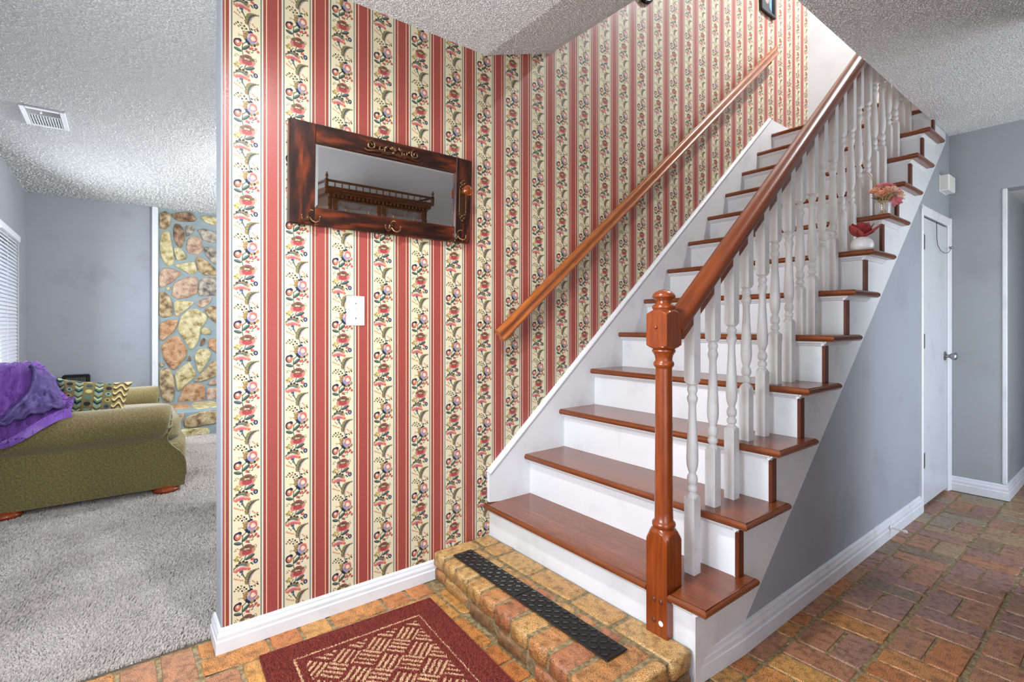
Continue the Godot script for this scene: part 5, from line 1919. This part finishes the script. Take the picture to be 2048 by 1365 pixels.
func stone_slab(pts: Array, h: float, xf: Transform3D, parent: Node, m: Material) -> void:
	var p := v2(pts)
	var c := Vector2.ZERO
	for v in p: c += v
	c /= p.size()
	# one round of corner cutting, then a broken bevel
	var o := PackedVector2Array()
	for i in p.size():
		var a := p[i]
		var b := p[(i + 1) % p.size()]
		o.append(a.lerp(b, 0.14))
		o.append(a.lerp(b, 0.86))
	var rings := []
	for e in [[1.075, 0.0], [1.06, 0.45], [1.02, 0.8], [0.86, 1.0], [0.5, 1.08]]:
		var ring := []
		for v in o:
			var q: Vector2 = c + (v - c) * e[0]
			ring.append(xf * Vector3(q.x, q.y, h * e[1] * (1.0 if e[0] > 0.98 else rng.randf_range(0.86, 1.12))))
		rings.append(ring)
	var s := st()
	loft(s, rings, true, false, true)
	obj("stone", s, m, parent)

var WALL_STONES := [
	[0.077, 2.371, 0.134, 2.408, 0.179, 2.355, 0.171, 2.255, 0.130, 2.210, 0.081, 2.214],
	[0.187, 2.380, 0.257, 2.410, 0.367, 2.425, 0.423, 2.362, 0.402, 2.328, 0.316, 2.313, 0.233, 2.317],
	[0.467, 2.388, 0.524, 2.410, 0.658, 2.397, 0.667, 2.315, 0.577, 2.309, 0.506, 2.336],
	[0.224, 2.276, 0.266, 2.266, 0.299, 2.220, 0.308, 2.111, 0.283, 2.023, 0.241, 2.034, 0.208, 2.110, 0.204, 2.219],
	[0.321, 2.268, 0.393, 2.277, 0.410, 2.243, 0.376, 2.169, 0.329, 2.143, 0.323, 2.193],
	[0.436, 2.231, 0.506, 2.254, 0.577, 2.227, 0.658, 2.231, 0.658, 2.116, 0.559, 2.101, 0.489, 2.130, 0.462, 2.188],
	[0.102, 2.168, 0.162, 2.180, 0.183, 2.068, 0.212, 1.873, 0.191, 1.816, 0.142, 1.808, 0.089, 1.902, 0.081, 2.058],
	[0.342, 2.114, 0.393, 2.155, 0.471, 2.138, 0.484, 1.996, 0.436, 1.951, 0.350, 1.959, 0.329, 2.013],
	[0.506, 2.039, 0.559, 2.044, 0.658, 2.012, 0.658, 1.846, 0.595, 1.857, 0.541, 1.919, 0.506, 1.978],
	[0.208, 2.006, 0.274, 2.002, 0.325, 1.922, 0.316, 1.881, 0.241, 1.865, 0.220, 1.933],
	[0.423, 1.889, 0.441, 1.926, 0.524, 1.887, 0.613, 1.791, 0.649, 1.731, 0.506, 1.717, 0.445, 1.769],
	[0.212, 1.808, 0.316, 1.841, 0.402, 1.862, 0.428, 1.768, 0.402, 1.721, 0.350, 1.727, 0.283, 1.768],
	[0.077, 1.715, 0.118, 1.772, 0.191, 1.762, 0.283, 1.728, 0.199, 1.624, 0.093, 1.550, 0.073, 1.588],
	[0.212, 1.605, 0.299, 1.659, 0.359, 1.683, 0.428, 1.676, 0.428, 1.504, 0.350, 1.455, 0.257, 1.432, 0.191, 1.470],
	[0.462, 1.653, 0.524, 1.687, 0.667, 1.701, 0.667, 1.492, 0.454, 1.474, 0.445, 1.535],
	[0.134, 1.551, 0.162, 1.568, 0.175, 1.543, 0.146, 1.517],
	[0.077, 1.480, 0.118, 1.502, 0.171, 1.444, 0.191, 1.356, 0.195, 1.247, 0.110, 1.221, 0.073, 1.255],
	[0.216, 1.406, 0.316, 1.409, 0.397, 1.396, 0.376, 1.360, 0.299, 1.288, 0.233, 1.228, 0.212, 1.317],
	[0.445, 1.413, 0.577, 1.463, 0.541, 1.375, 0.480, 1.332, 0.436, 1.362],
	[0.506, 1.312, 0.577, 1.355, 0.667, 1.336, 0.667, 1.138, 0.595, 1.180, 0.541, 1.241],
	[0.089, 1.153, 0.158, 1.188, 0.241, 1.193, 0.241, 1.153, 0.208, 1.064, 0.110, 0.962, 0.081, 0.987, 0.077, 1.094],
	[0.257, 1.134, 0.283, 1.224, 0.350, 1.295, 0.428, 1.306, 0.524, 1.236, 0.515, 1.174, 0.462, 1.093, 0.445, 0.960, 0.393, 0.870, 0.363, 0.866, 0.333, 0.932, 0.257, 1.064],
	[0.475, 1.082, 0.515, 1.108, 0.559, 1.072, 0.568, 1.025, 0.480, 1.026],
	[0.093, 0.898, 0.191, 0.995, 0.249, 1.004, 0.333, 0.842, 0.308, 0.762, 0.216, 0.632, 0.167, 0.669, 0.118, 0.760],
	[0.467, 0.950, 0.497, 0.985, 0.515, 0.959, 0.489, 0.898, 0.462, 0.889],
	[0.541, 0.938, 0.577, 0.974, 0.667, 0.967, 0.667, 0.759, 0.613, 0.823, 0.550, 0.866],
	[0.325, 0.732, 0.359, 0.786, 0.380, 0.724],
	[0.410, 0.789, 0.454, 0.848, 0.533, 0.851, 0.568, 0.804, 0.541, 0.722, 0.462, 0.583, 0.441, 0.605, 0.419, 0.707],
	[0.216, 0.577, 0.316, 0.682, 0.359, 0.700, 0.419, 0.555, 0.384, 0.517, 0.249, 0.381, 0.233, 0.477],
	[0.402, 0.480, 0.454, 0.543, 0.577, 0.700, 0.667, 0.706, 0.667, 0.561, 0.533, 0.497, 0.462, 0.481],
	[0.081, 0.713, 0.110, 0.711, 0.110, 0.672, 0.085, 0.664],
	[0.081, 0.625, 0.150, 0.641, 0.187, 0.599, 0.212, 0.498, 0.208, 0.350, 0.183, 0.253, 0.126, 0.248, 0.085, 0.389, 0.077, 0.527],
	[0.249, 0.266, 0.316, 0.441, 0.402, 0.455, 0.497, 0.438, 0.502, 0.335, 0.489, 0.234, 0.333, 0.238, 0.257, 0.241],
	[0.533, 0.435, 0.577, 0.494, 0.667, 0.498, 0.667, 0.425],
	[0.524, 0.343, 0.541, 0.393, 0.667, 0.389, 0.667, 0.227, 0.533, 0.240],
]
var HEARTH_STONES := [
	[0.235, 0.177, 0.279, 0.215, 0.385, 0.248, 0.518, 0.243, 0.518, 0.125, 0.393, 0.113, 0.279, 0.101, 0.242, 0.123],
	[0.169, 0.219, 0.227, 0.256, 0.231, 0.212, 0.205, 0.171, 0.176, 0.175],
	[0.213, 0.092, 0.302, 0.089, 0.424, 0.083, 0.447, 0.044, 0.439, 0.009, 0.257, 0.002, 0.213, 0.022],
]

func fireplace() -> void:
	var t := thing("stone_fireplace", "tan and brown flagstone chimney wall with raised hearth in blue grey mortar", "fireplace")
	var s := st()
	bb(s, Vector3(0.062, 0, -4.87), Vector3(1.75, 2.438, -4.852), 0.0)
	obj("mortar_face", s, M.blue_mortar, t)
	s = st()
	bb(s, Vector3(0.03, 0.004, -4.852), Vector3(1.75, 0.262, -4.008), 0.006)
	obj("hearth_base", s, M.blue_mortar, t)
	var kinds := [0, 1, 2, 1, 4, 4, 2, 3, 4, 2, 0, 2, 3, 3, 4, 2, 0, 2, 3, 0, 5, 2, 2, 5, 1, 5, 0, 2, 2, 0, 0, 0, 5, 3, 3]
	var k := 0
	for e in WALL_STONES:
		stone_slab(e, 0.020, Transform3D(Basis(), Vector3(0, 0, -4.853)), t, M.stones[kinds[k % 35]])
		k += 1
	for e in HEARTH_STONES:
		stone_slab(e, 0.016, Transform3D(Basis(), Vector3(0, 0, -4.010)), t, M.stones[[0, 5, 2, 3, 0][k % 5]])
		k += 1
	for e in [[0.06, -4.45, 0.26, 0.38], [0.34, -4.40, 0.24, 0.50], [0.64, -4.42, 0.22, 0.46], [0.95, -4.4, 0.28, 0.5]]:
		stone_slab([e[0], -e[1] - e[3] / 2, e[0] + e[2], -e[1] - e[3] / 2 + 0.03, e[0] + e[2] - 0.02, -e[1] + e[3] / 2, e[0] + 0.02, -e[1] + e[3] / 2 - 0.02], 0.012, Transform3D(Basis(Vector3.RIGHT, Vector3(0, 0, -1), Vector3.UP), Vector3(0, 0.2615, 0)), t, M.stones[[3, 0, 5, 2][k % 4]])
		k += 1
	# the face goes on behind the papered wall
	var y := 0.36
	while y < 2.3:
		var x := 0.80
		while x < 1.6:
			var w := rng.randf_range(0.16, 0.26)
			var h := rng.randf_range(0.15, 0.22)
			var j := func(): return rng.randf_range(-0.025, 0.025)
			stone_slab([x - w / 2 + j.call(), y - h / 2 + j.call(), x + j.call(), y - h / 2 - 0.02, x + w / 2 + j.call(), y - h / 2 + j.call(), x + w / 2 + j.call(), y + h / 2 + j.call(), x + j.call(), y + h / 2 + 0.015, x - w / 2 + j.call(), y + h / 2 + j.call()], 0.02, Transform3D(Basis(), Vector3(0, 0, -4.853)), t, M.stones[rng.randi() % 6])
			x += 0.30
		y += 0.28
	# dark framed grille standing behind the chair
	t = thing("heater", "small black framed heater with a pale grille behind the armchair", "heater", Vector3(-0.62, 0.004, -4.78))
	s = st()
	cb(s, Vector3(0, 0.312, 0), Vector3(0.215, 0.63, 0.12), 0.012)
	obj("case", s, M.black_frame, t)
	s = st()
	for i in 12:
		bb(s, Vector3(-0.078 + i * 0.013, 0.30, 0.059), Vector3(-0.073 + i * 0.013, 0.60, 0.068), 0.001)
	part_label(obj("grille", s, M.steel, t), "pale upright grille bars")
	s = st()
	for x in [-0.08, 0.08]:
		bb(s, Vector3(x - 0.015, 0, -0.05), Vector3(x + 0.015, 0.012, 0.05), 0.002)
	obj("foot", s, M.black, t)

func air_vent() -> void:
	var t := thing("air_vent", "white metal air vent with dark slots in the textured ceiling", "air vent", Vector3(-0.645, CEIL, -2.32))
	var s := st()
	var w := 0.105
	var l := 0.18
	for e in [[-w + 0.014, 0, 0.028, 2 * l], [w - 0.014, 0, 0.028, 2 * l]]:
		cb(s, Vector3(e[0], -0.005, e[1]), Vector3(e[2], 0.010, e[3]), 0.003)
	for e in [-l + 0.016, l - 0.016]:
		cb(s, Vector3(0, -0.005, e), Vector3(2 * w - 0.054, 0.0095, 0.032), 0.003)
	cb(s, Vector3(0, -0.006, 0.05), Vector3(2 * w - 0.054, 0.007, 0.008), 0.001)
	obj("frame", s, M.trim, t)
	s = st()
	bb(s, Vector3(-w + 0.02, -0.0015, -l + 0.02), Vector3(w - 0.02, 0.0, l - 0.02), 0.0)
	obj("dark_duct", s, M.black, t)
	s = st()
	cb(s, Vector3.ZERO, Vector3(0.0055, 0.007, 0.185), 0.001)
	s.generate_normals()
	var mesh := s.commit()
	for i in 12:
		inst("slat", mesh, M.trim, t).position = Vector3(-0.072 + i * 0.0131, -0.005, -0.055)
	s = st()
	cb(s, Vector3.ZERO, Vector3(0.152, 0.004, 0.009), 0.001, Transform3D(Basis(Vector3.RIGHT, 0.5), Vector3.ZERO))
	s.generate_normals()
	mesh = s.commit()
	for i in 7:
		inst("cross_slat", mesh, M.steel, t).position = Vector3(0, -0.005, 0.063 + i * 0.0128)
	s = st()
	cb(s, Vector3(-0.01, -0.012, 0.125), Vector3(0.010, 0.012, 0.03), 0.002)
	obj("damper_lever", s, M.trim, t)

func china_cabinet() -> void:
	# stands across the foyer; the photograph shows only its top, in the mirror
	var t := thing("china_cabinet", "brown wooden china cabinet with spindle gallery seen in the mirror", "cabinet", Vector3(1.545, 0, 2.44))
	var s := st()
	bb(s, Vector3(-0.47, 0.0, -0.16), Vector3(0.47, 0.06, 0.2), 0.004)
	bb(s, Vector3(-0.48, 0.06, -0.18), Vector3(0.48, 0.78, 0.2), 0.006)
	bb(s, Vector3(-0.50, 0.78, -0.20), Vector3(0.50, 0.81, 0.2), 0.006)
	obj("base_cupboard", s, M.cabinet, t)
	s = st()
	bb(s, Vector3(-0.46, 0.81, -0.14), Vector3(-0.43, 1.96, 0.2), 0.003)
	bb(s, Vector3(0.43, 0.81, -0.14), Vector3(0.46, 1.96, 0.2), 0.003)
	bb(s, Vector3(-0.43, 0.81, 0.18), Vector3(0.43, 1.96, 0.2), 0.0)
	for y in [1.15, 1.5]:
		bb(s, Vector3(-0.43, y, -0.10), Vector3(0.43, y + 0.018, 0.18), 0.002)
	bb(s, Vector3(-0.46, 1.955, -0.14), Vector3(0.46, 1.99, 0.2), 0.003)
	obj("carcass", s, M.cabinet, t)
	s = st()
	var cor := v2([0, 0, 0.010, 0.004, 0.018, 0.018, 0.034, 0.030, 0.038, 0.042, 0.046, 0.048, 0.046, 0.054, 0.0, 0.054])
	prism(s, cor, Vector3(-0.49, 1.985, -0.14), Vector3(0, 0, -1), Vector3.UP, Vector3(0.98, 0, 0))
	bb(s, Vector3(-0.49, 1.985, -0.14), Vector3(0.49, 2.035, 0.2), 0.002)
	for i in 26:
		cb(s, Vector3(-0.45 + i * 0.036, 1.975, -0.150), Vector3(0.018, 0.026, 0.018), 0.002)
	obj("cornice", s, M.cabinet, t)
	s = st()
	bb(s, Vector3(-0.50, 2.078, -0.195), Vector3(0.50, 2.096, -0.17), 0.004)
	bb(s, Vector3(-0.50, 2.034, -0.195), Vector3(0.50, 2.042, -0.17), 0.002)
	for x in [-0.488, 0.488]:
		bb(s, Vector3(x - 0.013, 2.015, -0.195), Vector3(x + 0.013, 2.102, -0.17), 0.003)
		bb(s, Vector3(x - 0.010, 2.078, -0.17), Vector3(x + 0.010, 2.094, 0.19), 0.003)
	obj("gallery_rail", s, M.cabinet, t)
	for i in 15:
		s = st()
		lathe(s, prof([0.004, 0.0, 0.006, 0.012, 0.004, 0.018, 0.0065, 0.028, 0.004, 0.040, 0.006, 0.046, 0.004, 0.055]), 8)
		var o := obj("spindle", s, M.cabinet, t)
		o.position = Vector3(-0.42 + i * 0.06, 2.040, -0.183)
		o.scale = Vector3(1, 0.72, 1)
	for x in [-0.488, 0.488]:
		s = st()
		lathe(s, prof([0.010, 0.0, 0.006, 0.008, 0.013, 0.022, 0.010, 0.034, 0.004, 0.040, 0.007, 0.046, 0.0, 0.056]), 10)
		obj("finial", s, M.cabinet, t).position = Vector3(x, 2.10, -0.183)
	for d in 2:
		var x0 := -0.43 + 0.43 * d
		s = st()
		for e in [[x0, 0.83, x0 + 0.045, 1.955], [x0 + 0.385, 0.83, x0 + 0.43, 1.955], [x0 + 0.045, 0.83, x0 + 0.385, 0.89], [x0 + 0.045, 1.94, x0 + 0.385, 1.955]]:
			bb(s, Vector3(e[0], e[1], -0.16), Vector3(e[2], e[3], -0.14), 0.003)
		var dr := obj("door", s, M.cabinet, t)
		s = st()
		bb(s, Vector3(x0 + 0.04, 0.88, -0.152), Vector3(x0 + 0.39, 1.945, -0.149), 0.0)
		obj("pane", s, M.glass, dr)
		s = st()
		for e in [[0.045, 1.94, 0.115, 1.885], [0.115, 1.885, 0.215, 1.885], [0.215, 1.885, 0.270, 1.94], [0.215, 1.885, 0.315, 1.80], [0.315, 1.80, 0.385, 1.90], [0.115, 1.885, 0.115, 0.95], [0.315, 1.80, 0.315, 0.95], [0.115, 0.95, 0.315, 0.95]]:
			tube(s, [Vector3(x0 + e[0], e[1], -0.153), Vector3(x0 + e[2], e[3], -0.153)], 0.003, 6)
		obj("lead_came", s, M.brass, dr)

func _ready() -> void:
	rng.seed = 11
	# camera: 2048 x 1365, level, lens shifted down a little
	var f := 1008.2
	var cam := Camera3D.new()
	cam.name = "Camera"
	cam.projection = Camera3D.PROJECTION_FRUSTUM
	cam.near = 0.05
	cam.far = 60.0
	cam.size = 0.05 * 1365.0 / f
	cam.frustum_offset = Vector2(0, -0.05 * 32.2 / f)
	cam.position = Vector3(-0.2793, 1.1351, 1.9819)
	cam.rotation.y = -0.6621
	add_child(cam)
	cam.current = true
	# sky, exposure
	var env := Environment.new()
	var sky := Sky.new()
	var sm := ProceduralSkyMaterial.new()
	sm.sky_top_color = Color(0.50, 0.66, 0.90)
	sm.sky_horizon_color = Color(0.86, 0.91, 0.97)
	sm.ground_horizon_color = Color(0.70, 0.72, 0.70)
	sm.ground_bottom_color = Color(0.45, 0.45, 0.42)
	sky.sky_material = sm
	env.sky = sky
	env.background_mode = Environment.BG_SKY
	env.background_energy_multiplier = 2.2
	env.tonemap_mode = Environment.TONE_MAPPER_LINEAR
	env.tonemap_exposure = 1.06
	env.sdfgi_enabled = true
	env.ssao_enabled = true
	env.ssil_enabled = true
	var we := WorldEnvironment.new()
	we.name = "WorldEnvironment"
	we.environment = env
	add_child(we)
	# daylight at the blind window and patio door, fill at the added windows
	area("window_daylight", Vector3(-0.93, 1.33, -3.5), Vector3(1.0, 1.25, -2.9), Vector2(1.2, 1.05), 5.0, Color(0.93, 0.96, 1.0))
	area("window_daylight_2", Vector3(-0.96, 1.33, 0.95), Vector3(2.0, 1.1, 0.75), Vector2(1.08, 1.05), 5.0, Color(0.96, 0.98, 1.0))  # fill from the added side window, brightens risers and wallpaper
	area("patio_daylight", Vector3(3.46, 1.05, 2.62), Vector3(3.3, 1.0, 0.0), Vector2(1.12, 1.85), 2.7, Color(0.94, 0.97, 1.0))
	area("window_daylight_4", Vector3(-0.15, 1.2, 2.62), Vector3(0.25, 1.25, 0.0), Vector2(1.08, 1.63), 1.6, Color(0.95, 0.975, 1.0))  # fill from the added window behind the camera
	area("window_daylight_3", Vector3(3.52, 1.45, -2.4), Vector3(0.0, 1.3, -2.7), Vector2(2.2, 1.2), 5.5, Color(0.98, 0.985, 1.0))  # fill from the added living room window
	materials()
	lamp("glass bowl ceiling light in the foyer above the brick floor", Vector3(0.2, CEIL, 0.88), 2.6, Color(0.97, 0.98, 1.0))
	lamp("glass bowl ceiling light of the carpeted room behind the papered wall", Vector3(1.2, CEIL, -2.3), 3.4, Color(0.97, 0.985, 1.0), true)  # lamp added out of sight to even out the living room
	lamp("glass bowl ceiling light of the upper hall", Vector3(4.0, 5.2, 1.0), 10.0, Color(0.97, 0.985, 1.0))
	shell()
	window_living()
	floor_bricks()
	carpet()
	staircase()
	balustrade()
	wall_handrail()
	brick_step()
	closet_door()
	fireplace()
	sofa()
	textiles()
	coat_rack()
	wall_things()
	floor_mat()
	vases()
	air_vent()
	china_cabinet()
	for n in get_children():
		clean(n)

func clean(n: Node) -> void:
	# drop the counters used for numbering
	for k in n.get_meta_list():
		if k.begins_with("n_"):
			n.remove_meta(k)
	for c in n.get_children():
		clean(c)
